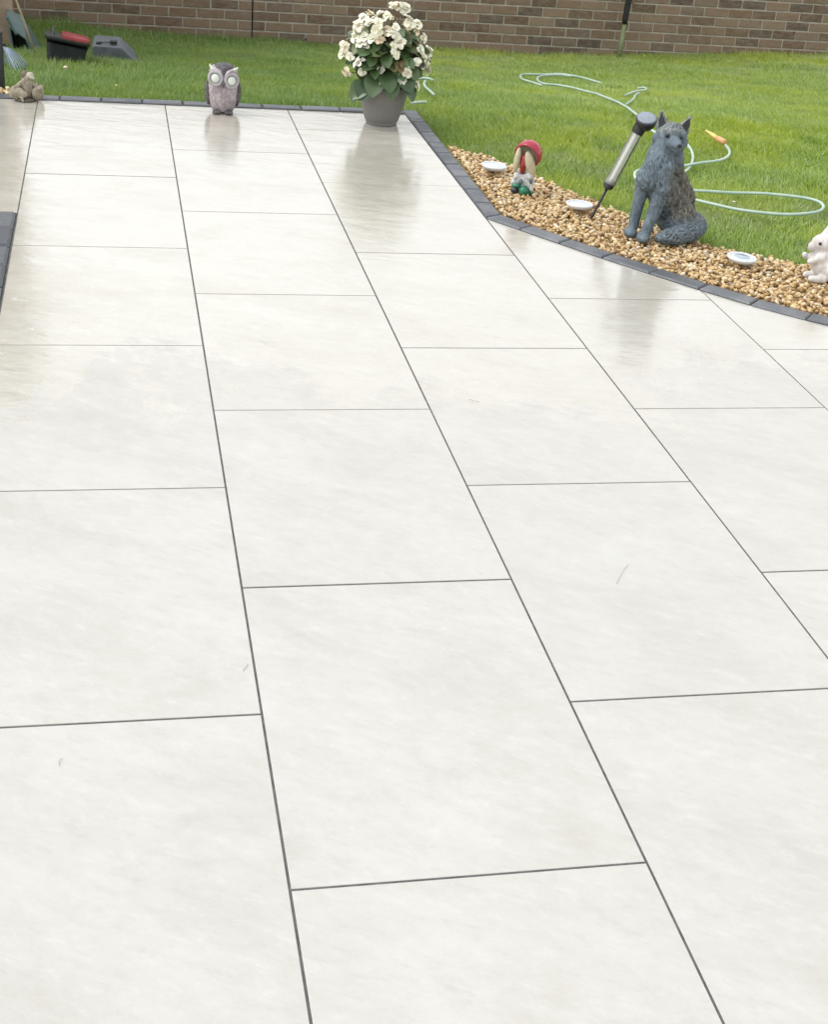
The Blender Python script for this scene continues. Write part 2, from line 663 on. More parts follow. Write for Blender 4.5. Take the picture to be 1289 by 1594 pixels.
SLAB = mat_slab()
STEPG = simple('step_joint', (0.02, 0.02, 0.022), (0.035, 0.035, 0.035), 0.9, 40, 0.3)
GROUT = simple('grout', (0.075, 0.074, 0.071), (0.13, 0.128, 0.122), 0.9, 40, 0.3)
KERB = NT('charcoal_block')
_v = KERB.objvec(True)
_c = KERB.ramp(KERB.orand(), [(0, (0.08, 0.088, 0.10)), (0.6, (0.112, 0.121, 0.136)), (1, (0.14, 0.149, 0.164))])
_c = KERB.mix(KERB.mrange(KERB.noise(_v, 120, 4), 0.4, 0.7, 0, 0.5), _c, (0.07, 0.075, 0.085))
KERB.l(_c, KERB.b.inputs['Base Color'])
KERB.l(KERB.mrange(KERB.noise(_v, 9, 4), 0.35, 0.7, 0.28, 0.6), KERB.b.inputs['Roughness'])
KERB.l(KERB.bump(KERB.noise(_v, 160, 5, 0.7), 0.35, 0.003), KERB.b.inputs['Normal'])
KERB = KERB.m
BRICK = mat_brick()
MORTAR = simple('mortar', (0.52, 0.48, 0.415), (0.37, 0.335, 0.285), 0.95, 14, 0.6, 0.004)
SOIL = simple('lawn_soil', (0.07, 0.095, 0.024), (0.075, 0.08, 0.03), 0.95, 6, 0.5, 0.02)
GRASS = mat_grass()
STONES = mat_stones()
SAND = simple('gravel_base', (0.36, 0.25, 0.12), (0.26, 0.17, 0.08), 0.95, 50, 0.5)
WOOD = simple('fence_timber', (0.36, 0.27, 0.19), (0.27, 0.20, 0.14), 0.8, 9, 0.5, 0.004)
BLACK = simple('black_plastic', (0.018, 0.019, 0.021), (0.028, 0.029, 0.032), 0.4, 25)
DARKTUB = simple('black_grass_box', (0.022, 0.026, 0.032), (0.035, 0.04, 0.046), 0.5, 18, 0.1)
RED = simple('red_plastic', (0.30, 0.025, 0.028), (0.22, 0.02, 0.024), 0.35, 20)
GREYP = simple('grey_plastic', (0.085, 0.10, 0.112), (0.125, 0.142, 0.155), 0.5, 22, 0.15)
GREENP = simple('green_plastic', (0.055, 0.105, 0.10), (0.10, 0.15, 0.145), 0.4, 12, 0.1)
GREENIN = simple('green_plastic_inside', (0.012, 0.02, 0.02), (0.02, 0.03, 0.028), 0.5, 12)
TINE = simple('rake_tine', (0.30, 0.38, 0.47), (0.20, 0.26, 0.34), 0.4, 30)
CANE = simple('bamboo', (0.42, 0.34, 0.22), (0.32, 0.25, 0.15), 0.6, 30)
GCANE = simple('green_cane', (0.13, 0.19, 0.07), (0.21, 0.23, 0.12), 0.6, 14)
HOSE = simple('hose_pvc', (0.36, 0.50, 0.42), (0.50, 0.60, 0.52), 0.4, 12)
ORANGE = simple('orange_plastic', (0.62, 0.28, 0.12), (0.7, 0.42, 0.2), 0.4, 40)
YELLOW = simple('yellow_plastic', (0.72, 0.58, 0.18), (0.66, 0.5, 0.16), 0.4, 40)
POT = simple('pot_plastic', (0.185, 0.178, 0.163), (0.205, 0.198, 0.185), 0.55, 14, 0.08)
POTSOIL = simple('compost', (0.035, 0.025, 0.018), (0.06, 0.045, 0.03), 0.95, 60, 0.8)
PETAL = mat_petal()
LEAF = mat_leaf()
BIGLEAF = mat_leaf('begonia_leaf_green', True)
STEM = simple('begonia_stem', (0.13, 0.12, 0.05), (0.16, 0.07, 0.04), 0.5, 40)
OWLBODY = mat_statue('owl_body_resin', (0.23, 0.185, 0.198), (0.42, 0.36, 0.375), (0.57, 0.50, 0.51), 70, 0.6, 0.003)
OWLDARK = mat_statue('owl_wing_resin', (0.045, 0.038, 0.043), (0.10, 0.09, 0.098), (0.19, 0.175, 0.185), 60, 0.6, 0.003)
OWLRING = mat_statue('owl_face_resin', (0.34, 0.315, 0.33), (0.45, 0.425, 0.44), (0.54, 0.515, 0.525), 50, 0.3, 0.002)
OWLTIP = simple('owl_tuft_tip', (0.72, 0.75, 0.62), (0.62, 0.66, 0.55), 0.5, 60)
LENS = simple('frosted_lens', (0.74, 0.78, 0.72), (0.60, 0.64, 0.58), 0.12, 30)
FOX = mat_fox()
FOXDARK = simple('fox_dark', (0.008, 0.008, 0.01), (0.014, 0.014, 0.016), 0.35, 60)
EARIN = simple('fox_ear_inside', (0.018, 0.017, 0.019), (0.035, 0.033, 0.034), 0.7, 60, 0.4)
RABBIT = mat_statue('rabbit_resin', (0.45, 0.41, 0.385), (0.64, 0.61, 0.585), (0.76, 0.74, 0.72), 45, 0.35, 0.003)
TRIO = mat_statue('weathered_stone', (0.17, 0.145, 0.105), (0.32, 0.28, 0.21), (0.46, 0.42, 0.33), 60, 0.7, 0.003, 0.85)
TRIODARK = simple('weathered_stone_dark', (0.11, 0.09, 0.075), (0.18, 0.15, 0.12), 0.9, 60, 0.5)
TRIOPALE = simple('weathered_stone_pale', (0.52, 0.47, 0.39), (0.42, 0.38, 0.31), 0.85, 60, 0.5)
CAPRED = simple('glazed_red', (0.42, 0.035, 0.055), (0.34, 0.025, 0.05), 0.12, 30)
CREAM = simple('glazed_cream', (0.56, 0.50, 0.36), (0.46, 0.40, 0.27), 0.3, 50, 0.2)
STALKRED = simple('glazed_stalk_red', (0.36, 0.02, 0.02), (0.26, 0.015, 0.018), 0.25, 40)
WHITEGL = simple('glazed_white', (0.66, 0.66, 0.64), (0.44, 0.46, 0.47), 0.2, 60, 0.3)
BLUEGL = simple('glazed_slate', (0.06, 0.11, 0.14), (0.12, 0.17, 0.19), 0.2, 60)
GREENGL = simple('glazed_green', (0.015, 0.15, 0.085), (0.03, 0.22, 0.13), 0.15, 50)
DARKGL = simple('glazed_dark', (0.012, 0.012, 0.016), (0.03, 0.03, 0.03), 0.2, 50)
DISCW = simple('disc_white', (0.70, 0.72, 0.73), (0.62, 0.64, 0.66), 0.35, 40)
DISCL = simple('disc_lens', (0.60, 0.645, 0.69), (0.52, 0.57, 0.62), 0.15, 25)
DISCD = simple('disc_panel', (0.30, 0.37, 0.44), (0.42, 0.48, 0.54), 0.12, 60)
CLEAR = mat_clear()
SILVER = simple('pale_diffuser', (0.90, 0.90, 0.87), (0.84, 0.84, 0.80), 0.3, 40)
PANEL = simple('solar_panel', (0.22, 0.255, 0.295), (0.28, 0.315, 0.35), 0.22, 30)
TWIG = simple('dry_twig', (0.24, 0.19, 0.14), (0.30, 0.25, 0.18), 0.9, 60)
STRAW = simple('dry_straw', (0.42, 0.38, 0.30), (0.50, 0.46, 0.38), 0.9, 60)
PALESTONE = simple('pale_stone', (0.60, 0.50, 0.36), (0.66, 0.58, 0.46), 0.7, 60, 0.3)
DANDE = simple('yellow_petal', (0.62, 0.50, 0.10), (0.5, 0.42, 0.12), 0.6, 60)
JOINT = simple('movement_joint', (0.05, 0.028, 0.02), (0.035, 0.02, 0.016), 0.9, 40)
WEEP = simple('weep_plastic', (0.26, 0.23, 0.20), (0.22, 0.2, 0.18), 0.8, 40)
HOLE = simple('weep_hole_dark', (0.006, 0.006, 0.006), (0.01, 0.01, 0.01), 0.9, 40)

# ------------------------------------------------------------------ ground, patio, kerb
# inner edge of the kerb along the gravel bed
KIN = [(1.799, 5.207), (1.900, 5.062), (2.014, 4.902), (2.134, 4.738), (2.261, 4.573), (2.392, 4.410), (2.526, 4.258), (2.673, 4.118),
       (2.83, 3.99), (3.0, 3.88), (3.18, 3.785), (3.37, 3.71), (3.57, 3.66), (3.77, 3.635), (3.97, 3.63), (4.2, 3.63)]
KW = 0.074
YF0, YF1 = 6.943, 7.018
XR0, XR1 = 1.799, 1.796 + KW


def offs(poly, d):
    out = []
    for i, p in enumerate(poly):
        a = Vector(poly[max(i - 1, 0)])
        b = Vector(poly[min(i + 1, len(poly) - 1)])
        t = (b - a).normalized()
        out.append((p[0] - t.y * d, p[1] + t.x * d))
    return out


KOUT = offs(KIN, KW)
KOUT[0] = (XR1, 5.245)


def g_in(x):
    xs = [p[0] for p in KIN]
    ys = [p[1] for p in KIN]
    return float(np.interp(x, xs, ys))


# lawn: one sheet to the horizon
xs = np.concatenate([[-150, -60, -20, -8], np.linspace(-4, 9, 66), [14, 30, 80, 150]])
ys = np.concatenate([[-150, -60, -20, -8], np.linspace(3.4, 13, 60), [18, 40, 90, 250]])
gv, gf = [], []
for j, y in enumerate(ys):
    for i, x in enumerate(xs):
        k = mnoise.noise(Vector((x * 0.9, y * 0.9, 0))) * 0.012 if -4 < x < 9 and y > 7.2 else 0
        gv.append((x, y, float(lawn_z(x, y)) - 0.032 + k))
nx = len(xs)
for j in range(len(ys) - 1):
    for i in range(nx - 1):
        gf.append((j * nx + i, j * nx + i + 1, (j + 1) * nx + i + 1, (j + 1) * nx + i))
lawn = MB().add(gv, gf).obj('lawn', SOIL, smooth=True)
lawn['kind'] = 'structure'
lawn['label'] = 'green back garden lawn dipping towards the brick wall'

# terrace bed
BED = [(-3.0, -3.0), (4.2, -3.0)] + list(reversed(KOUT)) + [(XR1, YF1), (-3.0, YF1)]
patio = MB().prism(BED, -0.028, -0.0016).obj('patio', GROUT)
patio['kind'] = 'structure'
patio['label'] = 'terrace of large cream porcelain slabs with grey joints'

GAP = 0.0024
SLABW, SLABL = 0.6, 0.9
OFF = {-1: 6.04, 0: 6.5688, 1: 6.1122, 2: 5.6582, 3: 5.2064, 4: 4.757, 5: 5.2064, 6: 4.757}
full_mesh = None
for c in range(-5, 7):
    off = OFF.get(c, OFF[-1] + (0.45 if c % 2 == 0 else 0.0))
    x0, x1 = c * SLABW + GAP, (c + 1) * SLABW - GAP
    for k in range(-3, 11):
        y1, y0 = off - k * SLABL - GAP * 1.1, off - (k + 1) * SLABL + GAP * 1.1
        y1c = min(y1, YF0 - 0.003)
        if y1c - y0 < 0.03 or y0 < -3:
            continue
        if c <= -1 and y0 < 5.13:       # the charcoal blocks of the doorstep take this place
            if c == -1:
                continue
            if y0 < 5.13 and c < -1 and y1 < 5.2:
                continue
        poly = [(x0, y0), (x1, y0)]
        if c <= 2:
            x1 = (c + 1) * SLABW - GAP
            if c == 2 and y1 > 5.21:
                x1 = XR0 - 0.0026
                poly = [(x0, y0), (x1, y0)]
            poly += [(x1, y1c), (x0, y1c)]
            cut = y1c < y1 or (c == 2 and y1 > 5.21)
        else:
            x1k = min(x1, 4.19)
            xsamp = np.linspace(x1k, x0, 14)
            top = [min(y1, g_in(x) - 0.004) for x in xsamp]
            if max(top) <= y0 + 0.02:
                continue
            cut = min(top) < y1 - 1e-6
            if cut:
                good = [(float(x), t) for x, t in zip(xsamp, top) if t > y0 + 0.004]
                xr = good[0][0]
                poly = [(x0, y0), (xr, y0)] + good
            else:
                poly += [(x1, y1), (x0, y1)]
        cx_, cy2 = (x0 + x1) / 2, (y0 + y1) / 2
        loc = (cx_, cy2, random.uniform(-0.0006, 0.0006))
        if cut:
            me = MB().prism([(px - cx_, py - cy2) for px, py in poly], -0.02, 0.0, 0.0007).mesh('paving_slab', SLAB)
        else:
            if full_mesh is None:
                full_mesh = MB().prism([(px - cx_, py - cy2) for px, py in poly], -0.02, 0.0, 0.0007).mesh('paving_slab', SLAB)
            me = full_mesh
        link('paving_slab', me, patio, loc)

kerb = MB().prism([(-3.0, YF0 - 0.002), (XR0 - 0.002, YF0 - 0.002), (XR0 - 0.002, YF1 + 0.004), (-3.0, YF1 + 0.004)], -0.03, 0.0012).add(
    *(lambda b: (b.v, b.f))(MB().prism([(XR0 - 0.002, 5.24), (XR1 + 0.002, 5.24), (XR1 + 0.002, YF1 + 0.004), (XR0 - 0.0019, YF1 + 0.004)], -0.03, 0.0008))).obj('kerb', STEPG)
kerb['kind'] = 'structure'
kerb['label'] = 'charcoal block edging round the terrace'
bb = 0
KZ = 0.007


def kblock(poly, z=KZ, ch=0.005, parent=kerb):
    c = Vector((sum(p[0] for p in poly) / len(poly), sum(p[1] for p in poly) / len(poly)))
    me = MB().prism([(p[0] - c.x, p[1] - c.y) for p in poly], -0.045, 0.0, ch).mesh('kerb_block', KERB)
    link('kerb_block', me, parent, (c.x, c.y, z + random.uniform(-0.001, 0.0015)))


j = 0.0032
x = 0.1 - 0.1955 * 14
while x < XR0 - 0.03:
    x2 = min(x + 0.1955, XR0 - 0.0)
    kblock([(x + j, YF0), (x2 - j, YF0), (x2 - j, YF1), (x + j, YF1)])
    x += 0.1955
y = 5.213
k = 0
while y < YF1 - 0.02:
    y2 = min(y + 0.194, YF1 + 0.012)
    if YF1 - y2 < 0.06:
        y2 = YF1
    if k == 0:
        kblock([(XR0, y + j - 0.004), (XR1, y + j + 0.034), (XR1, y2 - j), (XR0, y2 - j)])
    else:
        kblock([(XR0, y + j), (XR1, y + j), (XR1, y2 - j), (XR0, y2 - j)])
    if y2 == YF1:
        break
    y += 0.194
    k += 1
for i in range(len(KIN) - 1):
    a, b = Vector(KIN[i]), Vector(KIN[i + 1])
    ao, bo = Vector(KOUT[i]), Vector(KOUT[i + 1])
    e = (b - a).normalized() * 0.0028
    eo = (bo - ao).normalized() * 0.0028
    kblock([tuple(a + e), tuple(b - e), tuple(bo - eo), tuple(ao + eo)])
# doorstep blocks at the left
step = MB().prism([(-3.0, -3.0), (-0.004, -3.0), (-0.004, 5.135), (-3.0, 5.135)], -0.026, 0.0012).obj('doorstep', STEPG)
step['kind'] = 'structure'
step['label'] = 'charcoal block paved strip beside the slabs'
for r in range(30):
    ya, yb = 5.135 - 0.199 * (r + 1) + 0.0075, 5.135 - 0.199 * r - 0.0075
    kblock([(-0.105, ya), (-0.006, ya), (-0.006, yb), (-0.105, yb)], 0.011, 0.009, step)
    if r < 8:
        for q in range(1, 4):
            kblock([(-0.105 - q * 0.105, ya), (-0.11 - (q - 1) * 0.105, ya), (-0.11 - (q - 1) * 0.105, yb), (-0.105 - q * 0.105, yb)], 0.008, 0.006, step)

# gravel bed
EDGE = [(1.874, 6.33), (1.935, 6.235), (2.03, 6.14), (2.15, 5.86), (2.28, 5.55), (2.45, 5.20), (2.64, 4.87), (2.80, 4.765), (2.96, 4.68), (3.3, 4.47), (3.8, 4.3), (4.2, 4.25)]
GPOLY = [(XR1, 5.25)] + KOUT[1:] + list(reversed(EDGE))
gravel_bed = MB().prism(GPOLY, -0.03, -0.008).obj('gravel_bed', SAND)
gravel_bed['kind'] = 'structure'
gravel_bed['label'] = 'curved bed of golden gravel between kerb and lawn'


def inside(px, py, poly):
    r = np.zeros(px.shape, bool)
    n = len(poly)
    for i in range(n):
        x1, y1 = poly[i]
        x2, y2 = poly[(i + 1) % n]
        c = ((y1 > py) != (y2 > py)) & (px < (x2 - x1) * (py - y1) / (y2 - y1 + 1e-12) + x1)
        r ^= c
    return r


def raw_mesh(name, V, F_list, mat, smooth=False):
    """V (n,3) floats; F_list list of (m,k) int arrays"""
    me = bpy.data.meshes.new(name)
    me.vertices.add(len(V))
    me.vertices.foreach_set('co', V.astype(np.float32).ravel())
    loops = np.concatenate([f.ravel() for f in F_list]).astype(np.int32)
    tot = np.concatenate([np.full(len(f), f.shape[1]) for f in F_list]).astype(np.int32)
    st = np.concatenate([[0], np.cumsum(tot)[:-1]]).astype(np.int32)
    me.loops.add(len(loops))
    me.loops.foreach_set('vertex_index', loops)
    me.polygons.add(len(tot))
    me.polygons.foreach_set('loop_start', st)
    me.polygons.foreach_set('loop_total', tot)
    if smooth:
        me.polygons.foreach_set('use_smooth', np.ones(len(tot), bool))
    me.update(calc_edges=True)
    me.materials.append(mat)
    return me


def stone_variants(n=14):
    out = []
    for k in range(n):
        bm = bmesh.new()
        bmesh.ops.create_icosphere(bm, subdivisions=2, radius=1.0)
        s = Vector((random.uniform(0.8, 1.3), random.uniform(0.7, 1.0), random.uniform(0.5, 0.8)))
        o = Vector((k * 7.3, 3.1 * k, 1.7))
        planes = [(Vector((random.gauss(0, 1), random.gauss(0, 1), random.gauss(0, 1))).normalized(), random.uniform(0.62, 0.85)) for _ in range(9)]
        for v in bm.verts:
            d = 1 + 0.28 * mnoise.noise(v.co * 1.3 + o)
            p = v.co * d
            for nn, h in planes:
                q = p.dot(nn)
                if q > h:
                    p -= nn * (q - h) * 0.95
            v.co = Vector((p.x * s.x, p.y * s.y, p.z * s.z))
        bm.verts.index_update()
        V = np.array([v.co[:] for v in bm.verts])
        Fc = np.array([[v.index for v in f.verts] for f in bm.faces])
        bm.free()
        out.append((V, Fc))
    return out


def scatter_stones(name, poly, n, zb, smin, smax, label):
    var = stone_variants()
    pa = np.array(poly)
    px = rng.uniform(pa[:, 0].min(), min(pa[:, 0].max(), 3.6), n * 4)
    py = rng.uniform(pa[:, 1].min(), pa[:, 1].max(), n * 4)
    ok = inside(px, py, poly)
    px, py = px[ok][:n], py[ok][:n]
    Vs, Fs, o = [], [], 0
    for x_, y_ in zip(px, py):
        V, Fc = var[rng.integers(len(var))]
        s = rng.uniform(smin, smax) * (1.25 if rng.random() < 0.12 else 1)
        q = Matrix.Rotation(rng.uniform(0, 6.28), 3, 'Z') @ Matrix.Rotation(rng.normal(0, 0.45), 3, 'X') @ Matrix.Rotation(rng.normal(0, 0.45), 3, 'Y')
        W = (V * s) @ np.array(q).T + np.array([x_, y_, zb + rng.uniform(0, 0.014)])
        Vs.append(W)
        Fs.append(Fc + o)
        o += len(V)
    me = raw_mesh(name, np.concatenate(Vs), [np.concatenate(Fs)], STONES)
    ob = link(name, me)
    ob['kind'] = 'stuff'
    ob['label'] = label
    ob['category'] = 'gravel'
    return ob


GP_IN = [(XR1 + 0.01, 5.26)] + [(a + 0.006, b + 0.006) for a, b in KOUT[1:]] + [(a + 0.012, b + 0.008) for a, b in reversed(EDGE)]
scatter_stones('gravel', GP_IN, 7000, -0.004, 0.0060, 0.0125, 'golden gravel stones filling the curved border bed')
scatter_stones('gravel', [(-0.9, 7.03), (-0.10, 7.03), (-0.16, 7.17), (-0.9, 7.2)], 500, -0.006, 0.0075, 0.013, 'small golden gravel patch below the short black post')

# ------------------------------------------------------------------ grass blades
PATIO_OUT = [(-20, -20), (4.2, -20)] + list(reversed(KOUT)) + [(XR1, YF1), (-20, YF1)]


def grass():
    n = 1500000
    px = rng.uniform(-1.1, 7.6, n)
    py = rng.uniform(4.2, 11.37, n)
    # keep what the photograph's frame (with a margin) can see
    d = np.stack([px - CX, py, lawn_z(px, py) - CZ], 1)
    f_, r_, u_ = np.array(FW), np.array(RT), np.array(UP)
    w = d @ f_
    u = 644.5 + FPX * (d @ r_) / w
    v = 797 - FPX * (d @ u_) / w
    keep = (u > -170) & (u < 1460) & (v > -60)
    wob = 0.012 * np.sin(px * 41 + 3 * np.sin(py * 17)) + 0.01 * np.sin(py * 57)
    keep &= ~inside(px, py, PATIO_OUT)
    keep &= ~inside(px + wob, py + wob, GPOLY)
    keep &= ~((px < -0.12) & (py < 7.16))
    # thin near the far end where blades shrink below a pixel
    keep &= rng.random(n) < np.clip(1.25 - 0.04 * (py - 4.2), 0, 1)
    px, py = px[keep], py[keep]
    n = len(px)
    z = lawn_z(px, py) - 0.034

    def vn(x, y, s, sd):
        return np.sin(x * s + sd) * np.sin(y * s * 1.13 + 2.1 * sd) * 0.5 + 0.5 * np.sin((x + y) * s * 0.61 + 1.7 * sd) * np.sin((x - y) * s * 0.77 + sd)

    patch = vn(px, py, 3.1, 1.0) * 0.5 + vn(px, py, 7.7, 2.0) * 0.35 + vn(px, py, 17.0, 4.0) * 0.25
    h = 0.034 * (1 + 0.38 * patch) * rng.uniform(0.6, 1.35, n)
    left = np.clip((0.95 - px) / 0.9, 0, 1) * np.clip((py - 7.12) / 0.5, 0, 1)
    h *= 1 + 0.95 * left * rng.uniform(0.5, 1.2, n)
    tc = rng.uniform([0.8, 5.2], [7.2, 11.0], (70, 2))
    tc = np.concatenate([tc, [[3.75, 6.55], [3.95, 6.7], [3.0, 7.5], [3.1, 7.35], [3.6, 5.9]]])
    tuft = np.zeros(n)
    for (a_, b_) in tc:
        tuft = np.maximum(tuft, np.exp(-(((px - a_) / 0.13) ** 2 + ((py - b_) / 0.13) ** 2)))
    h *= 1 + 0.6 * tuft
    wall = np.clip((py - 10.75) / 0.6, 0, 1)
    h *= 1 + 1.0 * wall * rng.uniform(0.3, 1.2, n)
    edge = np.clip(1 - np.abs(py - YF1) / 0.05, 0, 1) * (px < XR1)
    h *= 1 - 0.25 * edge
    a = rng.uniform(0, 2 * np.pi, n)
    lean = rng.uniform(0.3, 1.15, n) * h
    az = a + rng.normal(0, 0.6, n) + np.pi / 2
    comb = 2.2 + 1.2 * vn(px, py, 1.7, 5.0)
    az = np.where(rng.random(n) < 0.45, comb + rng.normal(0, 0.5, n), az)
    dx, dy = np.cos(az) * lean, np.sin(az) * lean
    wd = rng.uniform(0.0013, 0.0026, n) * (1 + 0.05 * (py - 4.2))
    sx, sy = np.cos(a) * wd, np.sin(a) * wd
    P = np.empty((n, 5, 3))
    P[:, 0] = np.stack([px - sx, py - sy, z], 1)
    P[:, 1] = np.stack([px + sx, py + sy, z], 1)
    P[:, 2] = np.stack([px + dx * 0.42 + sx * 0.8, py + dy * 0.42 + sy * 0.8, z + h * 0.62], 1)
    P[:, 3] = np.stack([px + dx * 0.42 - sx * 0.8, py + dy * 0.42 - sy * 0.8, z + h * 0.62], 1)
    P[:, 4] = np.stack([px + dx, py + dy, z + h], 1)
    i = np.arange(n)[:, None] * 5
    q = i + np.array([[0, 1, 2, 3]])
    t = i + np.array([[3, 2, 4]])
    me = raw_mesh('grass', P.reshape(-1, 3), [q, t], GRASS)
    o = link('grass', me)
    o['kind'] = 'stuff'
    o['label'] = 'mown green grass of the lawn, longer by the wall and tools'
    o['category'] = 'grass'
    return n


N_BLADES = grass()

# ------------------------------------------------------------------ brick wall
YW = 11.4
wall = thing('brick_wall', 'long brown brick garden wall with a vertical movement joint behind the lawn', 'wall', (0, YW, 0))
BP, CPITCH = 0.2155, 0.0748
XJ = 1.440
Z0 = -0.1885
BX0, BX1 = -3.2, 9.4
mb = MB()
mb.box(((BX0 + XJ - 0.006) / 2, 0.101, 0.05), (XJ - 0.006 - BX0, 0.20, 1.7))
mb.box(((BX1 + XJ + 0.006) / 2, 0.101, 0.05), (BX1 - XJ - 0.006, 0.20, 1.7))
mb.obj('mortar', MORTAR, wall)
MB().box((XJ, 0.09, 0.05), (0.012, 0.15, 1.7)).obj('movement_joint', JOINT, wall)


def brick_mb(w, hgt, c=(0, 0, 0)):
    hw, hh, ch = w / 2, hgt / 2, 0.003
    v = [(-hw, 0.02, -hh), (hw, 0.02, -hh), (hw, 0.02, hh), (-hw, 0.02, hh),
         (-hw, -0.003, -hh), (hw, -0.003, -hh), (hw, -0.003, hh), (-hw, -0.003, hh),
         (-hw + ch, -0.006, -hh + ch), (hw - ch, -0.006, -hh + ch), (hw - ch, -0.006, hh - ch), (-hw + ch, -0.006, hh - ch)]
    f = [(0, 1, 5, 4), (1, 2, 6, 5), (2, 3, 7, 6), (3, 0, 4, 7), (4, 5, 9, 8), (5, 6, 10, 9), (6, 7, 11, 10), (7, 4, 8, 11), (8, 9, 10, 11)]
    return [(p[0] + c[0], p[1] + c[1], p[2] + c[2]) for p in v], f


MJ = 0.0125
bmesh_full = MB().add(*brick_mb(BP - MJ, CPITCH - MJ)).mesh('brick', BRICK)
rest = MB()
nb = 0
for k in range(-16, 8):           # course k has its top at Z0 - k*pitch
    zc = Z0 - (k + 0.5) * CPITCH
    if zc - CPITCH / 2 < -0.78 or zc + CPITCH / 2 > 0.9:
        continue
    ph = 1.545 if k % 2 == 0 else 1.653
    i0 = int((BX0 - ph) / BP) - 1
    for i in range(i0, i0 + 62):
        xa, xb = ph + i * BP, ph + (i + 1) * BP
        segs = [(xa, xb)]
        if xa < XJ < xb:
            segs = [(xa, XJ - 0.001), (XJ + 0.001, xb)]
        for a, b in segs:
            if a < BX0 or b > BX1 or b - a < 0.03:
                continue
            cxb = (a + b) / 2
            yo = random.uniform(-0.002, 0.002)
            if in_view(cxb, YW, zc, 22) and zc > -0.62:
                me = bmesh_full if b - a > BP - 0.002 else MB().add(*brick_mb(b - a - MJ, CPITCH - MJ)).mesh('brick', BRICK)
                link('brick', me, wall, (cxb, yo, zc), (0, random.uniform(-0.006, 0.006), random.uniform(-0.006, 0.006)))
                nb += 1
            else:
                rest.add(*brick_mb(b - a - MJ, CPITCH - MJ, (cxb, yo, zc)))
o = rest.obj('brickwork', BRICK, wall)
o['kind'] = 'stuff'
cop = MB().box(((BX0 + BX1) / 2, 0.11, 0.935), (BX1 - BX0, 0.30, 0.06), None, 0.01).obj('coping', MORTAR, wall)
wp = MB().box((1.865, -0.004, -0.458), (0.026, 0.012, 0.045)).obj('weep_vent', WEEP, wall)
MB().box((1.866, -0.011, -0.458), (0.015, 0.004, 0.018)).obj('hole', HOLE, wp)

# ------------------------------------------------------------------ timber shed at the far left
shed = thing('timber_shed', 'pale weathered timber shed corner at the top left edge', 'shed', (-0.30, 9.62, -0.31))
MB().box((0, 0, 1.55), (0.10, 0.10, 3.1), Matrix.Rotation(0.012, 3, 'Y'), 0.006).obj('corner_post', WOOD, shed)
bmesh_board = MB().box((0, 0, 0), (0.145, 0.022, 3.0), None, 0.003).mesh('board', WOOD)
for i in range(18):
    link('board', bmesh_board, shed, (-0.13 - i * 0.15, 0.004 * (i % 2), 1.55))
for i in range(9):
    link('board', bmesh_board, shed, (-0.10, 0.14 + i * 0.15, 1.55), (0, 0, math.pi / 2))
MB().add(*(lambda b_: (b_.v, b_.f))(MB().box((-1.4, 0.72, 3.13), (2.95, 1.65, 0.05), Matrix.Rotation(0.02, 3, 'Y'), 0.008))).obj('roof', GREYP, shed)

# short black post in front of it
bp_ = thing('garden_post', 'short black square post standing in gravel at the left edge', 'post', (-0.197, 7.25, -0.03))
MB().box((0, 0, 0.135), (0.052, 0.052, 0.27), None, 0.005).obj('shaft', BLACK, bp_)
MB().box((0, 0, 0.277), (0.058, 0.058, 0.014), None, 0.004).obj('cap', BLACK, bp_)

# ------------------------------------------------------------------ tools at the left
# dark green tub tipped on its side
tub = thing('garden_tub', 'dark green plastic tub tipped on its side against the fence', 'tub', (-0.161, 9.286, -0.257), 0.0551)
N = [(-0.108, 0, 0.162), (-0.011, 0, 0.095), (0.028, 0, -0.01), (-0.089, 0, -0.03)]
Fp = [(-0.125, 0.28, 0.225), (-0.024, 0.28, 0.182), (0.088, 0.28, -0.012), (-0.05, 0.28, -0.07)]
ctr = Vector((sum(p[0] for p in N) / 4, 0, sum(p[2] for p in N) / 4))
Ni = [tuple(ctr + (Vector(p) - ctr) * 0.86) for p in N]
Di = [tuple(Vector(p).lerp(Vector(q), 0.55) + (ctr - Vector(p)) * 0.2) for p, q in zip(N, Fp)]
mb = MB()
mb.add(N + Fp, [(0, 1, 5, 4), (1, 2, 6, 5), (2, 3, 7, 6), (3, 0, 4, 7), (4, 5, 6, 7)])
auto_smooth(mb.obj('shell', GREENP, tub), 30)
MB().add(Ni + Di, [(0, 1, 5, 4), (1, 2, 6, 5), (2, 3, 7, 6), (3, 0, 4, 7), (4, 5, 6, 7)]).obj('inside', GREENIN, tub)
rim = MB()
for i in range(4):
    rim.cap(N[i], 0.007, N[(i + 1) % 4], 0.007, 8)
rim.obj('rim', GREENP, tub, True)
rim2 = MB().cap((-0.118, -0.01, 0.222), 0.010, (-0.072, -0.02, 0.13), 0.010, 8)
rim2.obj('handle', GREENP, tub, True)

cn = thing('bamboo_cane', 'thin pale bamboo cane leaning in front of the green tub', 'cane', (-0.106, 9.0, -0.2))
MB().tube([(0, 0, 0), (-0.05, 0.02, 0.16), (-0.102, 0.0, 0.33), (-0.20, 0.12, 0.65), (-0.28, 0.45, 0.95)], [0.0065, 0.0065, 0.006, 0.006, 0.005], 8).obj('stick', CANE, cn, True)

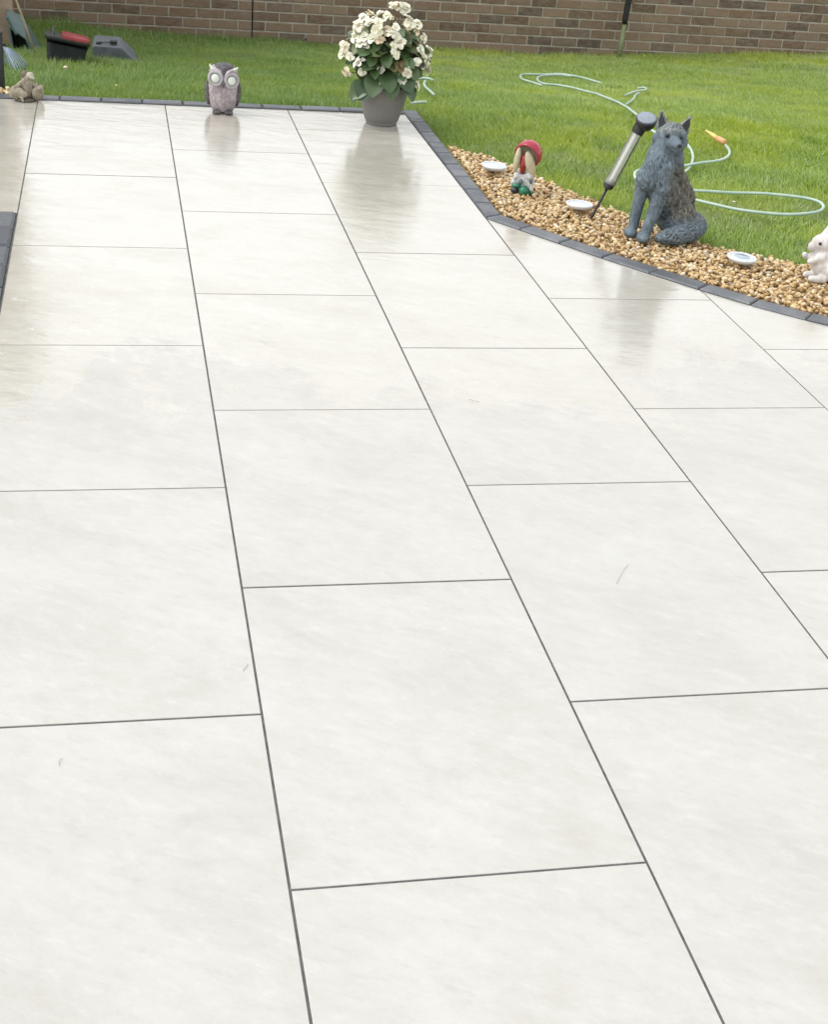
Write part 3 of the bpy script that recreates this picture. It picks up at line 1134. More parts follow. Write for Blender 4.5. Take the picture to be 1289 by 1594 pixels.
rk = thing('lawn_rake', 'fan rake with thin blue grey tines lying in the grass', 'rake', (-0.239, 8.2, 0.0))
MB().tube([(0, 0, 0), (-0.2, 0.25, 0.35), (-0.45, 0.55, 0.8)], 0.011, 8).obj('handle', CANE, rk, True)
MB().box((0.0, 0, 0), (0.03, 0.02, 0.03), None, 0.004).obj('socket', BLACK, rk)
ends = [(-0.118, 8.19, -0.085), (-0.126, 8.16, -0.09), (-0.134, 8.13, -0.092), (-0.143, 8.09, -0.092), (-0.153, 8.05, -0.09), (-0.163, 8.01, -0.088), (-0.178, 8.06, -0.09), (-0.198, 8.12, -0.097), (-0.218, 8.2, -0.10), (-0.24, 8.26, -0.10)]
for e in ends:
    q = Vector(e) - Vector((-0.239, 8.2, 0.0))
    MB().tube([(0, 0, 0), q * 0.35 + Vector((0, 0, 0.012)), q * 0.7 + Vector((0, 0, 0.014)), q, q + Vector((0.004, -0.004, -0.02))], 0.0034, 6).obj('tine', TINE, rk, True)

# mower grass box
gb = thing('grass_box', 'black mower grass box with a red rimmed lid on the lawn', 'grass box', (0.077, 8.564, -0.20), 0.0321)


def rrect(w, d, r, n=5):
    out = []
    for cx0, cy0, a0 in ((w / 2 - r, d / 2 - r, 0), (-w / 2 + r, d / 2 - r, 90), (-w / 2 + r, -d / 2 + r, 180), (w / 2 - r, -d / 2 + r, 270)):
        for k in range(n + 1):
            a = math.radians(a0 + 90 * k / n)
            out.append((cx0 + r * math.cos(a), cy0 + r * math.sin(a)))
    return out


def loft(secs, cap0=True, cap1=True):
    n = len(secs[0])
    v = [p for s in secs for p in s]
    f = []
    for k in range(len(secs) - 1):
        for i in range(n):
            f.append((k * n + i, k * n + (i + 1) % n, (k + 1) * n + (i + 1) % n, (k + 1) * n + i))
    if cap0:
        f.append(tuple(reversed(range(n))))
    if cap1:
        f.append(tuple((len(secs) - 1) * n + i for i in range(n)))
    return v, f


def sec(w, d, r, z, sl, ox=0.0, oy=0.15):
    return [(px + ox, py + oy, z + sl * px) for px, py in rrect(w, d, r)]


SL = -0.16
mb = MB().add(*loft([sec(0.205, 0.26, 0.03, 0.02, -0.05, 0.008), sec(0.212, 0.27, 0.035, 0.06, -0.1, 0.008), sec(0.232, 0.29, 0.04, 0.135, SL, 0.02), sec(0.236, 0.295, 0.04, 0.142, SL, 0.022)], True, True))
auto_smooth(mb.obj('box', DARKTUB, gb), 40)
P = rrect(0.256, 0.31, 0.05, 8)
TLT = -0.10                                   # lid tips a little towards the patio


def lsec(sc, z):
    return [(px * sc + 0.024, py * sc + 0.15, z + SL * px + TLT * py) for px, py in P]


auto_smooth(MB().add(*loft([lsec(0.98, 0.145), lsec(1.0, 0.15), lsec(1.0, 0.166), lsec(0.985, 0.171)])).obj('lid', BLACK, gb), 50)
RP = [(px, py) for px, py in P]
n = len(RP)


def rsec(sc, z):
    return [((max(px, -0.03)) * sc + 0.024, py * sc + 0.15, z + SL * max(px, -0.03) + TLT * py) for px, py in P]


red = MB().add(*loft([rsec(1.004, 0.166), rsec(1.004, 0.179), rsec(0.96, 0.186)]))
auto_smooth(red.obj('lid_rim', RED, gb), 50)
MB().tube([(-0.06, 0.06, 0.172), (-0.058, 0.10, 0.20), (-0.058, 0.20, 0.21), (-0.06, 0.25, 0.19)], 0.010, 8).obj('handle', BLACK, gb, True)

# grey mower deck, low wedge
md = thing('mower_deck', 'low grey plastic mower deck lying in grass beside the black box', 'mower', (0.354, 9.007, -0.235), 0.0)
prof = [(-0.125, 0.0), (0.16, 0.0), (0.148, 0.02), (0.062, 0.098), (0.045, 0.104), (-0.105, 0.108), (-0.122, 0.098)]
n = len(prof)
v = [(a, 0.0, b) for a, b in prof] + [(a * 0.96 + (0.0), 0.34, b) for a, b in prof]
f = [(i, (i + 1) % n, n + (i + 1) % n, n + i) for i in range(n)] + [tuple(reversed(range(n))), tuple(range(n, 2 * n))]
mb = MB().add(v, f)
deck = mb.obj('deck', GREYP, md)
bv = deck.modifiers.new('b', 'BEVEL')
bv.width = 0.008
bv.segments = 3
auto_smooth(deck, 50)
MB().cap((-0.09, 0.04, 0.115), 0.008, (-0.07, 0.04, 0.118), 0.008, 10).obj('latch', BLACK, md, True)
MB().tube([(-0.08, 0.07, 0.115), (0.0, 0.07, 0.122), (0.03, 0.07, 0.117)], 0.006, 8).obj('rail', GREYP, md, True)
MB().box((0.01, 0.05, 0.122), (0.045, 0.03, 0.022), None, 0.006).obj('knob', BLACK, md)
for yy in (-0.012, 0.31):
    pass

# small bits in the left grass
st = stone_variants(3)
def stone_obj(name, loc, s, mat, label, cat, flat=1.0):
    V, Fc = st[random.randrange(3)]
    m = MB().add([tuple(a) for a in V * np.array([s, s, s * flat])], [tuple(a) for a in Fc])
    return tag(m.obj(name, mat, None, False, loc), label, cat)


stone_obj('pebble', (0.104, 7.93, -0.045), 0.014, PALESTONE, 'pale beige pebble lying in the grass below the grass box', 'pebble')
stone_obj('fallen_leaf', (0.37, 7.27, 0.014), 0.011, DANDE, 'small yellow fallen leaf in the grass right of the huddled ornament', 'leaf', 0.35)
stone_obj('fallen_petal', (2.962, 5.454, 0.026), 0.0085, PALESTONE, 'tiny cream petal on the grass inside the large hose loop', 'petal', 0.4)

# ------------------------------------------------------------------ huddled stone ornament
tr = thing('huddled_ornament', 'weathered stone ornament of three huddled little animals at the slab corner', 'ornament', (-0.056, 6.925, 0.004), 0.0587)


def fuzz(s, a):
    return lambda c: a * mnoise.noise(c * s) + a * 0.5 * mnoise.noise(c * s * 2.3 + Vector((5, 1, 2)))


m = MB().ell((0.008, 0.012, 0.05), (0.036, 0.033, 0.05)).cap((0.006, 0.01, 0.085), 0.022, (0.022, 0.0, 0.108), 0.02)
m.cap((-0.012, -0.012, 0.082), 0.011, (-0.048, -0.025, 0.058), 0.008).cap((0.03, -0.008, 0.082), 0.011, (0.056, -0.018, 0.066), 0.008)
cf = blob('figure', m, TRIO, tr, 0.004, 2, fuzz(60, 0.002))
MB().ell((0.027, -0.008, 0.112), (0.017, 0.014, 0.018)).cap((0.03, -0.018, 0.108), 0.009, (0.042, -0.026, 0.103), 0.005).obj('face', TRIOPALE, cf, True)
MB().ell((0.004, 0.012, 0.11), (0.02, 0.02, 0.022)).cap((0.0, 0.014, 0.10), 0.016, (-0.012, 0.016, 0.07), 0.014).obj('hood', TRIODARK, cf, True)
m = MB().ell((-0.040, -0.012, 0.034), (0.036, 0.03, 0.033)).ell((-0.006, -0.035, 0.032), (0.019, 0.016, 0.017)).cap((-0.02, -0.04, 0.02), 0.008, (-0.012, -0.055, 0.004), 0.006)
m.cap((-0.012, -0.036, 0.045), 0.007, (-0.02, -0.032, 0.058), 0.004)
blob('figure', m, TRIO, tr, 0.004, 2, fuzz(70, 0.002))
m = MB().ell((0.058, -0.012, 0.033), (0.030, 0.03, 0.034)).ell((0.066, -0.03, 0.052), (0.018, 0.017, 0.018)).cap((0.056, -0.02, 0.064), 0.009, (0.052, -0.016, 0.086), 0.004).cap((0.074, -0.02, 0.064), 0.008, (0.079, -0.016, 0.074), 0.004)
blob('figure', m, TRIO, tr, 0.004, 2, fuzz(70, 0.002))
MB().lathe([(0.0, -0.002), (0.05, -0.001), (0.05, 0.006), (0.0, 0.012)], 24).obj('base', TRIODARK, tr, True)

# ------------------------------------------------------------------ owl
ow = thing('owl_figurine', 'mauve grey owl figurine with huge pale round eyes on the slabs', 'owl figurine', (0.873, 6.845, 0.002), -0.0758)
m = MB().lathe([(0.001, 0.004), (0.045, 0.006), (0.058, 0.03), (0.068, 0.065), (0.071, 0.10), (0.069, 0.135), (0.072, 0.165), (0.068, 0.195), (0.052, 0.215), (0.025, 0.226), (0.001, 0.228)], 32)


def owl_disp(c):
    if c.z < 0.125:
        a = math.atan2(c.y, c.x)
        best = 0.0
        for rr_ in (0, 1):
            row = math.floor(c.z / 0.013) + rr_
            u_ = a * 14 / (2 * math.pi) + 0.5 * (row % 2)
            u_ = (u_ - math.floor(u_) - 0.5) * 2
            t_ = (row * 0.013 + 0.006 - c.z) / 0.013
            d_ = math.hypot(u_ * 0.85, t_ * 0.8)
            if t_ > -0.4:
                best = max(best, max(0.0, 1 - d_ ** 3) * (0.65 + 0.35 * t_))
        return 0.005 * best
    return 0.0008 * mnoise.noise(c * 90)


body = blob('body', m, OWLBODY, ow, 0.0026, 2, owl_disp)
body.scale = (1.0, 0.82, 1.0)
for s in (-1, 1):
    wg = MB().ell((s * 0.073, 0.008, 0.083), (0.013, 0.036, 0.058), Matrix.Rotation(s * 0.10, 3, 'Y')).cap((s * 0.07, 0.012, 0.06), 0.016, (s * 0.06, 0.02, 0.028), 0.008)
    blob('wing', wg, OWLDARK, ow, 0.004, 2, lambda c: 0.0015 * math.sin(c.z * 420) + 0.001 * mnoise.noise(c * 80))
EYES = [(-0.036, -0.058, 0.168), (0.039, -0.058, 0.160)]
for ex, ey, ez in EYES:
    Rr = Matrix.Rotation(math.radians(90), 3, 'X') @ Matrix.Rotation(0.0, 3, 'Y')
    yaw = Matrix.Rotation(0.28 if ex > 0 else -0.28, 3, 'Z')
    R2 = yaw @ Rr
    ring = MB().lathe([(0.034, -0.012), (0.0385, -0.004), (0.0385, 0.004), (0.034, 0.0105), (0.029, 0.0085), (0.0265, 0.0095), (0.0245, 0.006), (0.0225, 0.0)], 36, (ex, ey, ez), R2, True)
    ring.obj('eye_ring', OWLRING, ow, True)
    MB().lathe([(0.0225, 0.002), (0.020, 0.008), (0.014, 0.0125), (0.007, 0.0145), (0.0005, 0.015)], 28, (ex, ey, ez), R2, True).obj('eye_lens', LENS, ow, True)
for s, tz, tx in ((-1, 0.222, -0.062), (1, 0.215, 0.066)):
    pth = [(s * 0.006, -0.066, 0.160), (s * 0.012, -0.067, 0.182), (s * 0.024, -0.064, 0.199), (s * 0.04, -0.058, 0.207), (s * 0.054, -0.05, 0.211)]
    MB().tube(pth, [0.004, 0.0065, 0.0075, 0.0065, 0.005], 10).obj('brow', OWLRING, ow, True)
    MB().tube([pth[-2], pth[-1], (tx, -0.045, tz), (tx + s * 0.002, -0.042, tz + 0.008)], [0.0055, 0.0062, 0.005, 0.0015], 10).obj('ear_tuft', OWLTIP, ow, True)
MB().tube([(0.002, -0.058, 0.155), (0.002, -0.077, 0.148), (0.002, -0.079, 0.138), (0.002, -0.071, 0.127)], [0.006, 0.0085, 0.007, 0.0015], 10).obj('beak', OWLDARK, ow, True)
for s in (-1, 1):
    ft = MB()
    for q in (-1, 0, 1):
        ft.cap((s * 0.03 + q * 0.010, -0.04, 0.010), 0.009, (s * 0.03 + q * 0.013, -0.066, 0.008), 0.007, 10)
    blob('foot', ft, OWLDARK, ow, 0.003, 1)
blob('crown', MB().ell((0.002, -0.004, 0.205), (0.054, 0.046, 0.027)).cap((0.002, -0.045, 0.205), 0.014, (0.002, -0.060, 0.172), 0.006), OWLDARK, ow, 0.003, 2)

# ------------------------------------------------------------------ planter and begonia
PX, PY, PRZ = 1.640, 6.745, -0.1862
pot = thing('flower_pot', 'taupe grey tapered plastic plant pot at the patio corner', 'plant pot', (PX, PY, 0.002), PRZ)
m = MB().lathe([(0.0005, 0.0), (0.076, 0.0), (0.078, 0.012), (0.083, 0.016), (0.092, 0.045), (0.108, 0.10), (0.118, 0.145), (0.122, 0.158), (0.128, 0.162), (0.130, 0.182), (0.127, 0.186), (0.121, 0.185), (0.118, 0.165)], 48)
auto_smooth(m.obj('pot_wall', POT, pot), 35)
MB().lathe([(0.0005, 0.172), (0.06, 0.170), (0.1175, 0.164)], 32).obj('compost', POTSOIL, pot, True)

beg = thing('begonia', 'bushy begonia with cream white blossoms and bronze green leaves in the pot', 'flowering plant', (PX, PY, 0.170), PRZ)


def pz(u, v, d):
    """dome-local position from measured offsets; d is the depth towards the viewer"""
    x_ = (u - 595.2) / 322 + (v - 82) * 0.00022
    z_ = 0.325 - (v - 82) * 0.003 + (u - 595) * 0.00015
    return Vector((x_, d, z_ - 0.168 - d * -0.21 * -1 * -1))


def petal_mesh(kind):
    m = MB()
    npet = [6, 8, 5, 7][kind]
    rr = random.Random(40 + kind)
    for layer in range(2):
        cnt = npet if layer == 0 else max(3, npet - 3)
        for i in range(cnt):
            a = 2 * math.pi * (i + 0.5 * layer) / cnt + rr.uniform(-0.25, 0.25)
            L = (0.026 if layer == 0 else 0.019) * rr.uniform(0.8, 1.15)
            Wd = L * rr.uniform(0.42, 0.6)
            tilt = (0.25 if layer == 0 else 0.85) + rr.uniform(-0.55, 0.6)
            R = Matrix.Rotation(a, 3, 'Z') @ Matrix.Rotation(-tilt, 3, 'Y')
            pts = []
            for q, (t_, ws) in enumerate(((0.0, 0.25), (0.35, 0.85), (0.7, 1.0), (0.95, 0.6))):
                for s in (-1, 0, 1):
                    cup = 0.25 * L * (abs(s) * ws) ** 2 + 0.12 * L * math.sin(t_ * 3) + rr.uniform(-0.001, 0.001)
                    pts.append(R @ Vector((L * t_ + (0.06 * L if s == 0 and q == 3 else 0), s * Wd * ws, cup - t_ * t_ * 0.25 * L)))
            f = []
            for q in range(3):
                for s in range(2):
                    f.append((q * 3 + s, q * 3 + s + 1, q * 3 + s + 4, q * 3 + s + 3))
            m.add(pts, f)
    m.ell((0, 0, 0.004), (0.004, 0.004, 0.004), None, 8, 5)
    return m.mesh('flower', PETAL, True, False)


def leaf_mesh(kind, mat=None):
    rr = random.Random(90 + kind)
    m = MB()
    rows = [(0.0, 0.30), (0.12, 0.75), (0.35, 1.0), (0.6, 0.95), (0.82, 0.70), (1.0, 0.16)]
    pts = []
    for t_, ws in rows:
        for s in (-1, -0.5, 0, 0.5, 1):
            xx = t_ - (0.16 if t_ == 0 and abs(s) == 1 else 0)
            z_ = 0.16 * abs(s) * ws - 0.35 * t_ * t_ + rr.uniform(-0.02, 0.02) * abs(s)
            pts.append((xx, s * ws * 0.5 * (1 + 0.06 * rr.uniform(-1, 1)), z_))
    f = []
    for q in range(len(rows) - 1):
        for s in range(4):
            a = q * 5 + s
            f.append((a, a + 1, a + 6, a + 5))
    m.add(pts, f)
    return m.mesh('leaf', mat or LEAF, True, False)


PET = [petal_mesh(k) for k in range(4)]
LEA = [leaf_mesh(k) for k in range(3)]
LEB = [leaf_mesh(k, BIGLEAF) for k in range(3)]
FL = [(750, 55), (715, 70), (800, 75), (495, 150), (440, 185), (595, 150), (392, 255), (655, 160), (860, 225), (850, 185), (945, 215), (560, 295), (665, 290), (735, 275), (360, 360), (445, 365), (590, 375), (750, 360), (262, 450), (240, 520), (310, 545), (722, 440), (735, 505), (960, 455), (1045, 462), (940, 580), (1035, 545), (398, 600), (415, 685), (620, 790), (600, 830), (790, 745), (1038, 640), (500, 235), (690, 320), (990, 345), (925, 280), (600, 660), (785, 395), (455, 440), (1010, 600), (980, 530), (280, 690), (925, 790), (830, 70), (385, 310), (575, 230), (520, 380), (410, 415), (850, 680)]
DC, DR = Vector((0, 0, 0.150)), Vector((0.185, 0.175, 0.165))
for i, (a, b) in enumerate(FL):
    u, v = 490 + a / 6.138, b / 6.138
    x_ = (u - 595.2) / 322 + (v - 82) * 0.00022
    z_ = 0.325 - (v - 82) * 0.003 + (u - 595) * 0.00015 - 0.168
    e = 1 - (x_ / 0.235) ** 2 - ((z_ - 0.15) / 0.25) ** 2
    d = -0.19 * math.sqrt(max(e, 0.02)) * random.uniform(0.75, 1.0)
    z_ += 0.2 * -d
    nrm = Vector((x_ * 1.1, d * 1.0 - 0.05, (z_ - 0.10) * 0.9 + 0.04)).normalized()
    nrm = (nrm + Vector((random.gauss(0, 0.4), random.gauss(0, 0.3), random.gauss(0, 0.4)))).normalized()
    R = nrm.to_track_quat('Z', 'Y').to_euler()
    s = random.uniform(0.9, 1.3)
    link('flower', PET[i % 4], beg, (x_, d, z_), (R.x, R.y, R.z), (s, s, s))
    tip = Vector((x_, d, z_)) - nrm * 0.003
    root = Vector((x_ * 0.35, d * 0.3, max(0.02, z_ * 0.45)))
    MB().tube([root, root.lerp(tip, 0.55) + Vector((0, 0, 0.012)), tip], [0.0032, 0.0026, 0.0018], 6).obj('stem', STEM, beg, True)
# unseen side of the crown
for i in range(18):
    a = random.uniform(0.15, math.pi - 0.15)
    ph = random.uniform(0.0, 1.3)
    p = DC + Vector((DR.x * math.cos(a) * math.cos(ph), DR.y * math.sin(a) * math.cos(ph), DR.z * math.sin(ph)))
    R = (p - Vector((0, 0, 0.1))).normalized().to_track_quat('Z', 'Y').to_euler()
    link('flower', PET[i % 4], beg, p, R[:], (1, 1, 1))
BIG = [((-0.085, -0.10, 0.03), (-0.55, -0.7, -0.35), 0.10), ((-0.04, -0.12, 0.075), (-0.1, -0.75, -0.5), 0.105), ((0.0, -0.13, 0.09), (0.3, -0.7, -0.35), 0.10), ((-0.07, -0.12, 0.05), (-0.35, -0.6, -0.6), 0.10), ((0.03, -0.13, 0.06), (0.15, -0.6, -0.65), 0.085), ((0.085, -0.10, 0.085), (0.5, -0.6, -0.5), 0.09), ((0.10, -0.09, 0.04), (0.6, -0.45, -0.55), 0.085), ((-0.11, -0.08, 0.01), (-0.5, -0.6, -0.55), 0.08), ((0.06, -0.12, 0.12), (0.3, -0.7, -0.2), 0.08), ((-0.05, -0.13, 0.12), (-0.5, -0.6, 0.1), 0.075)]


def put_leaf(p, d, s, roll, k, L=None):
    d = Vector(d).normalized()
    up = Vector((0, -0.35, 1.0))
    yv = up.cross(d).normalized()
    zv = d.cross(yv)
    R = Matrix((d, yv, zv)).transposed() @ Matrix.Rotation(roll, 3, 'X')
    e = R.to_euler()
    link('leaf', (L or LEA)[k % 3], beg, p, e[:], (s, s, s))


for i, (p, d, s) in enumerate(BIG):
    put_leaf(p, d, s, random.uniform(-0.3, 0.3), i, LEB)
for i in range(120):
    a = random.uniform(-math.pi, math.pi) if i > 70 else random.uniform(-math.pi, 0)
    ph = math.asin(random.uniform(-0.30, 0.98))
    rr = random.uniform(0.6, 0.95)
    p = DC + Vector((DR.x * math.cos(a) * math.cos(ph), DR.y * math.sin(a) * math.cos(ph), DR.z * math.sin(ph))) * rr
    d = Vector((math.cos(a), math.sin(a), random.uniform(-0.7, 0.4)))
    put_leaf(p, d, random.uniform(0.038, 0.068), random.uniform(-0.6, 0.6), i)
for i in range(70):
    a = random.uniform(-math.pi, math.pi)
    q = Vector((random.gauss(0, 0.07), random.gauss(0, 0.06), random.uniform(0.02, 0.26)))
    put_leaf(q, Vector((math.cos(a), math.sin(a), random.uniform(-0.6, 0.5))), random.uniform(0.05, 0.085), random.uniform(-0.6, 0.6), i, LEB if i % 3 else LEA)
for i in range(16):
    a = 2 * math.pi * i / 16
    q = Vector((0.14 * math.cos(a) * random.uniform(0.3, 1), 0.14 * math.sin(a) * random.uniform(0.3, 1), random.uniform(0.18, 0.30)))
    MB().tube([(0.03 * math.cos(a), 0.03 * math.sin(a), -0.003), q * 0.5 + Vector((0, 0, 0.03)), q], [0.006, 0.005, 0.003], 7).obj('stem', STEM, beg, True)

# ------------------------------------------------------------------ toadstool ornament
td = thing('toadstool_ornament', 'glossy red toadstool ornament with cream gills on white and green base in gravel', 'ornament', (2.047, 5.562, 0.008), -0.2959)
Rc = Matrix.Rotation(math.radians(44), 3, 'Y') @ Matrix.Rotation(math.radians(-58), 3, 'X')
capm = MB().lathe([(a_ * 1.1, b_ * 1.1) for a_, b_ in ((0.0, 0.052), (0.018, 0.050), (0.034, 0.043), (0.046, 0.030), (0.052, 0.012), (0.053, 0.0), (0.052, -0.012), (0.049, -0.017), (0.045, -0.014))], 32, (0.002, 0.0, 0.163), Rc, False)
cap_o = capm.obj('cap', CAPRED, td, True)
MB().lathe([(0.0515, -0.016), (0.047, 0.0), (0.033, 0.017), (0.0, 0.026)], 32, (0.002, 0.0, 0.163), Rc, False).obj('gills', CREAM, td, True)
for (a, ph, s) in ((0.25, 0.30, 0.007), (1.2, 0.75, 0.006), (2.2, 0.5, 0.006), (-0.5, 0.9, 0.006), (3.4, 0.5, 0.006)):
    q = Vector((0.0585 * math.cos(a) * math.cos(ph), 0.0585 * math.sin(a) * math.cos(ph), 0.0565 * math.sin(ph)))
    rq = q.normalized().to_track_quat('Z', 'Y').to_matrix()
    MB().ell(tuple(Rc @ q + Vector((0.002, 0.0, 0.163))), (s, s, 0.0025), Rc @ rq, 10, 6).obj('spot', WHITEGL, cap_o, True)
MB().tube([(-0.012, -0.02, 0.085), (-0.014, -0.016, 0.12), (-0.012, -0.01, 0.16)], [0.009, 0.013, 0.012], 14).obj('stalk', STALKRED, td, True)
MB().ell((-0.041, -0.010, 0.138), (0.014, 0.018, 0.056), Matrix.Rotation(0.08, 3, 'Y')).obj('gill_fold', CREAM, td, True)
MB().ell((0.015, -0.022, 0.128), (0.021, 0.016, 0.056), Matrix.Rotation(-0.32, 3, 'Y')).obj('gill_fold', CREAM, td, True)
m = MB().ell((-0.012, 0, 0.055), (0.038, 0.03, 0.04)).ell((-0.035, -0.015, 0.072), (0.017, 0.016, 0.017)).ell((0.018, -0.02, 0.078), (0.019, 0.017, 0.018)).ell((-0.042, -0.01, 0.045), (0.017, 0.016, 0.02)).ell((0.03, -0.008, 0.05), (0.014, 0.015, 0.025)).cap((0.01, -0.02, 0.055), 0.012, (0.034, -0.028, 0.022), 0.007)
blob('figure', m, WHITEGL, td, 0.004, 1, fuzz(70, 0.003))
MB().ell((-0.016, -0.034, 0.052), (0.010, 0.008, 0.013)).obj('sash', BLUEGL, td, True)
MB().ell((0.027, -0.026, 0.058), (0.008, 0.008, 0.012)).obj('sash', BLUEGL, td, True)
MB().ell((-0.030, -0.012, 0.033), (0.024, 0.023, 0.014)).cap((0.014, -0.02, 0.02), 0.012, (0.030, -0.012, 0.008), 0.010).obj('skirt', GREENGL, td, True)
MB().ell((0.0, -0.036, 0.018), (0.019, 0.02, 0.019)).obj('green_foot', GREENGL, td, True)
MB().ell((-0.036, -0.026, 0.014), (0.018, 0.018, 0.014)).obj('dark_foot', DARKGL, td, True)

# ------------------------------------------------------------------ disc lights
LABS = ['round white solar disc light on gravel left of the toadstool', 'round white solar disc light on gravel by the tilted tube lamp spike', 'round solar disc light with bluish panel on gravel near the rabbit']
for i, ((x_, y_), tl) in enumerate(zip(((1.991, 5.862), (2.214, 5.304), (2.657, 4.660)), ((0.02, -0.03), (-0.015, 0.02), (0.03, -0.02)))):
    t_ = thing('disc_light', LABS[i], 'solar light', (x_, y_, 0.026), random.uniform(0, 3), 'solar disc lights along the gravel bed')
    t_.rotation_euler = (tl[0], tl[1], random.uniform(0, 3))
    MB().lathe([(0.0, 0.0), (0.044, 0.0), (0.052, 0.006), (0.0565, 0.013), (0.0565, 0.0165), (0.053, 0.019), (0.045, 0.0185), (0.0445, 0.0165)], 40).obj('rim', DISCW, t_, True)
    MB().lathe([(0.0444, 0.0166), (0.041, 0.0178), (0.02, 0.0186), (0.0, 0.0188)], 36).obj('lens', DISCL, t_, True)
    if i == 2:
        MB().lathe([(0.030, 0.0184), (0.028, 0.0196), (0.0, 0.0198)], 28).obj('panel', DISCD, t_, True)
    MB().tube([(0, 0, 0.002), (0, 0, -0.06)], [0.008, 0.003], 8).obj('spike', DARKGL, t_, True)

# ------------------------------------------------------------------ tube light leaning on the fox
tl = thing('tube_light', 'clear tube garden lamp tilting on its black spike against the fox', 'garden lamp', (2.230, 5.198, 0.012), -0.3468)
A0, A1 = Vector((-0.008, 0, -0.03)), Vector((0.16, 0.012, 0.432))
ax = (A1 - A0).normalized()


def at(z):
    return A0 + ax * ((z - A0.z) / ax.z)


def lat(name, prof, mat, parent=tl, n=28):
    R = ax.to_track_quat('Z', 'Y').to_matrix()
    return auto_smooth(MB().lathe(prof, n, tuple(at(0.0)), R, True).obj(name, mat, parent), 35)


k_ = 1 / ax.z
MB().tube([at(-0.03), at(0.0), at(0.135)], [0.003, 0.006, 0.006], 10).obj('spike', BLACK, tl, True)
lat('lower_collar', [(0.001, 0.128 * k_), (0.014, 0.128 * k_), (0.0215, 0.136 * k_), (0.0215, 0.152 * k_), (0.017, 0.156 * k_), (0.001, 0.157 * k_)], BLACK)
lat('lower_cup', [(0.0225, 0.150 * k_), (0.0235, 0.154 * k_), (0.0225, 0.168 * k_)], CLEAR)
lat('tube', [(0.0215, 0.154 * k_), (0.0215, 0.362 * k_)], CLEAR)
lat('light_rod', [(0.0001, 0.157 * k_), (0.0085, 0.158 * k_), (0.0085, 0.36 * k_), (0.0001, 0.361 * k_)], SILVER)
lat('upper_collar', [(0.001, 0.356 * k_), (0.0235, 0.357 * k_), (0.0255, 0.372 * k_), (0.0255, 0.388 * k_), (0.001, 0.389 * k_)], BLACK)
head_dir = Vector((0.02, -0.42, 0.90)).normalized()
Rh = head_dir.to_track_quat('Z', 'Y').to_matrix()
hp = at(0.395) + Vector((0.014, 0.0, 0.0))
hd = auto_smooth(MB().lathe([(0.001, -0.018), (0.026, -0.014), (0.037, 0.0), (0.042, 0.016), (0.0425, 0.026), (0.039, 0.030)], 32, tuple(hp), Rh).obj('head', BLACK, tl), 35)
MB().lathe([(0.039, 0.0305), (0.030, 0.0325), (0.0, 0.0335)], 32, tuple(hp), Rh).obj('solar_panel', PANEL, hd, True)

# ------------------------------------------------------------------ fox statue
fx = thing('fox_statue', 'slate grey sitting fox statue with tail curled round on the gravel', 'fox statue', (2.430, 4.965, 0.012), -0.3965)
m = MB()
m.cap((0.058, 0.085, 0.088), 0.078, (-0.035, -0.002, 0.235), 0.064)          # trunk
m.cap((0.066, 0.095, 0.14), 0.06, (0.0, 0.03, 0.27), 0.05)                     # back
m.ell((0.072, 0.03, 0.075), (0.058, 0.07, 0.078), Matrix.Rotation(0.25, 3, 'Y'))  # near haunch
m.ell((0.03, 0.13, 0.075), (0.055, 0.06, 0.075))
m.cap((-0.04, -0.01, 0.26), 0.058, (-0.017, 0.0, 0.365), 0.047)                # neck
m.cap((0.016, 0.028, 0.27), 0.045, (0.004, 0.016, 0.36), 0.038)
m.cap((-0.036, 0.0, 0.30), 0.056, (-0.024, 0.0, 0.375), 0.050)
m.cap((-0.064, -0.03, 0.235), 0.050, (-0.035, -0.03, 0.31), 0.046)            # chest ruff
m.cap((-0.088, -0.008, 0.215), 0.026, (-0.058, -0.02, 0.27), 0.03)
m.cap((-0.006, -0.04, 0.21), 0.040, (-0.018, -0.035, 0.29), 0.042)
m.ell((-0.010, 0.0, 0.400), (0.060, 0.055, 0.049))                             # skull
m.cap((-0.056, -0.010, 0.384), 0.024, (-0.032, -0.018, 0.355), 0.026)             # cheeks
m.cap((0.036, -0.002, 0.380), 0.023, (0.014, -0.018, 0.355), 0.026)
m.ell((-0.006, -0.03, 0.415), (0.040, 0.026, 0.026))                           # brow
m.cap((-0.001, -0.035, 0.388), 0.032, (0.024, -0.088, 0.383), 0.0135)          # muzzle
m.cap((0.0, -0.035, 0.372), 0.022, (0.018, -0.07, 0.366), 0.011)               # jaw
m.cap((-0.052, 0.012, 0.425), 0.021, (-0.061, 0.014, 0.478), 0.006)            # ears
m.cap((-0.036, 0.010, 0.432), 0.017, (-0.059, 0.014, 0.474), 0.006)
m.cap((0.026, 0.018, 0.43), 0.018, (0.050, 0.028, 0.470), 0.005)
m.cap((0.036, 0.018, 0.415), 0.018, (0.049, 0.028, 0.466), 0.005)
m.cap((-0.082, -0.008, 0.225), 0.033, (-0.090, -0.012, 0.13), 0.024)           # forelegs
m.cap((-0.090, -0.012, 0.13), 0.024, (-0.096, -0.015, 0.03), 0.020)
m.ell((-0.102, -0.034, 0.017), (0.027, 0.036, 0.021), Matrix.Rotation(0.3, 3, 'Z'))
m.cap((-0.010, -0.035, 0.215), 0.036, (-0.024, -0.045, 0.12), 0.026)
m.cap((-0.024, -0.045, 0.12), 0.026, (-0.044, -0.055, 0.03), 0.020)
m.ell((-0.050, -0.078, 0.017), (0.027, 0.036, 0.021), Matrix.Rotation(0.2, 3, 'Z'))
m.cap((0.05, 0.0, 0.02), 0.026, (0.012, -0.055, 0.014), 0.018)                 # hind paw
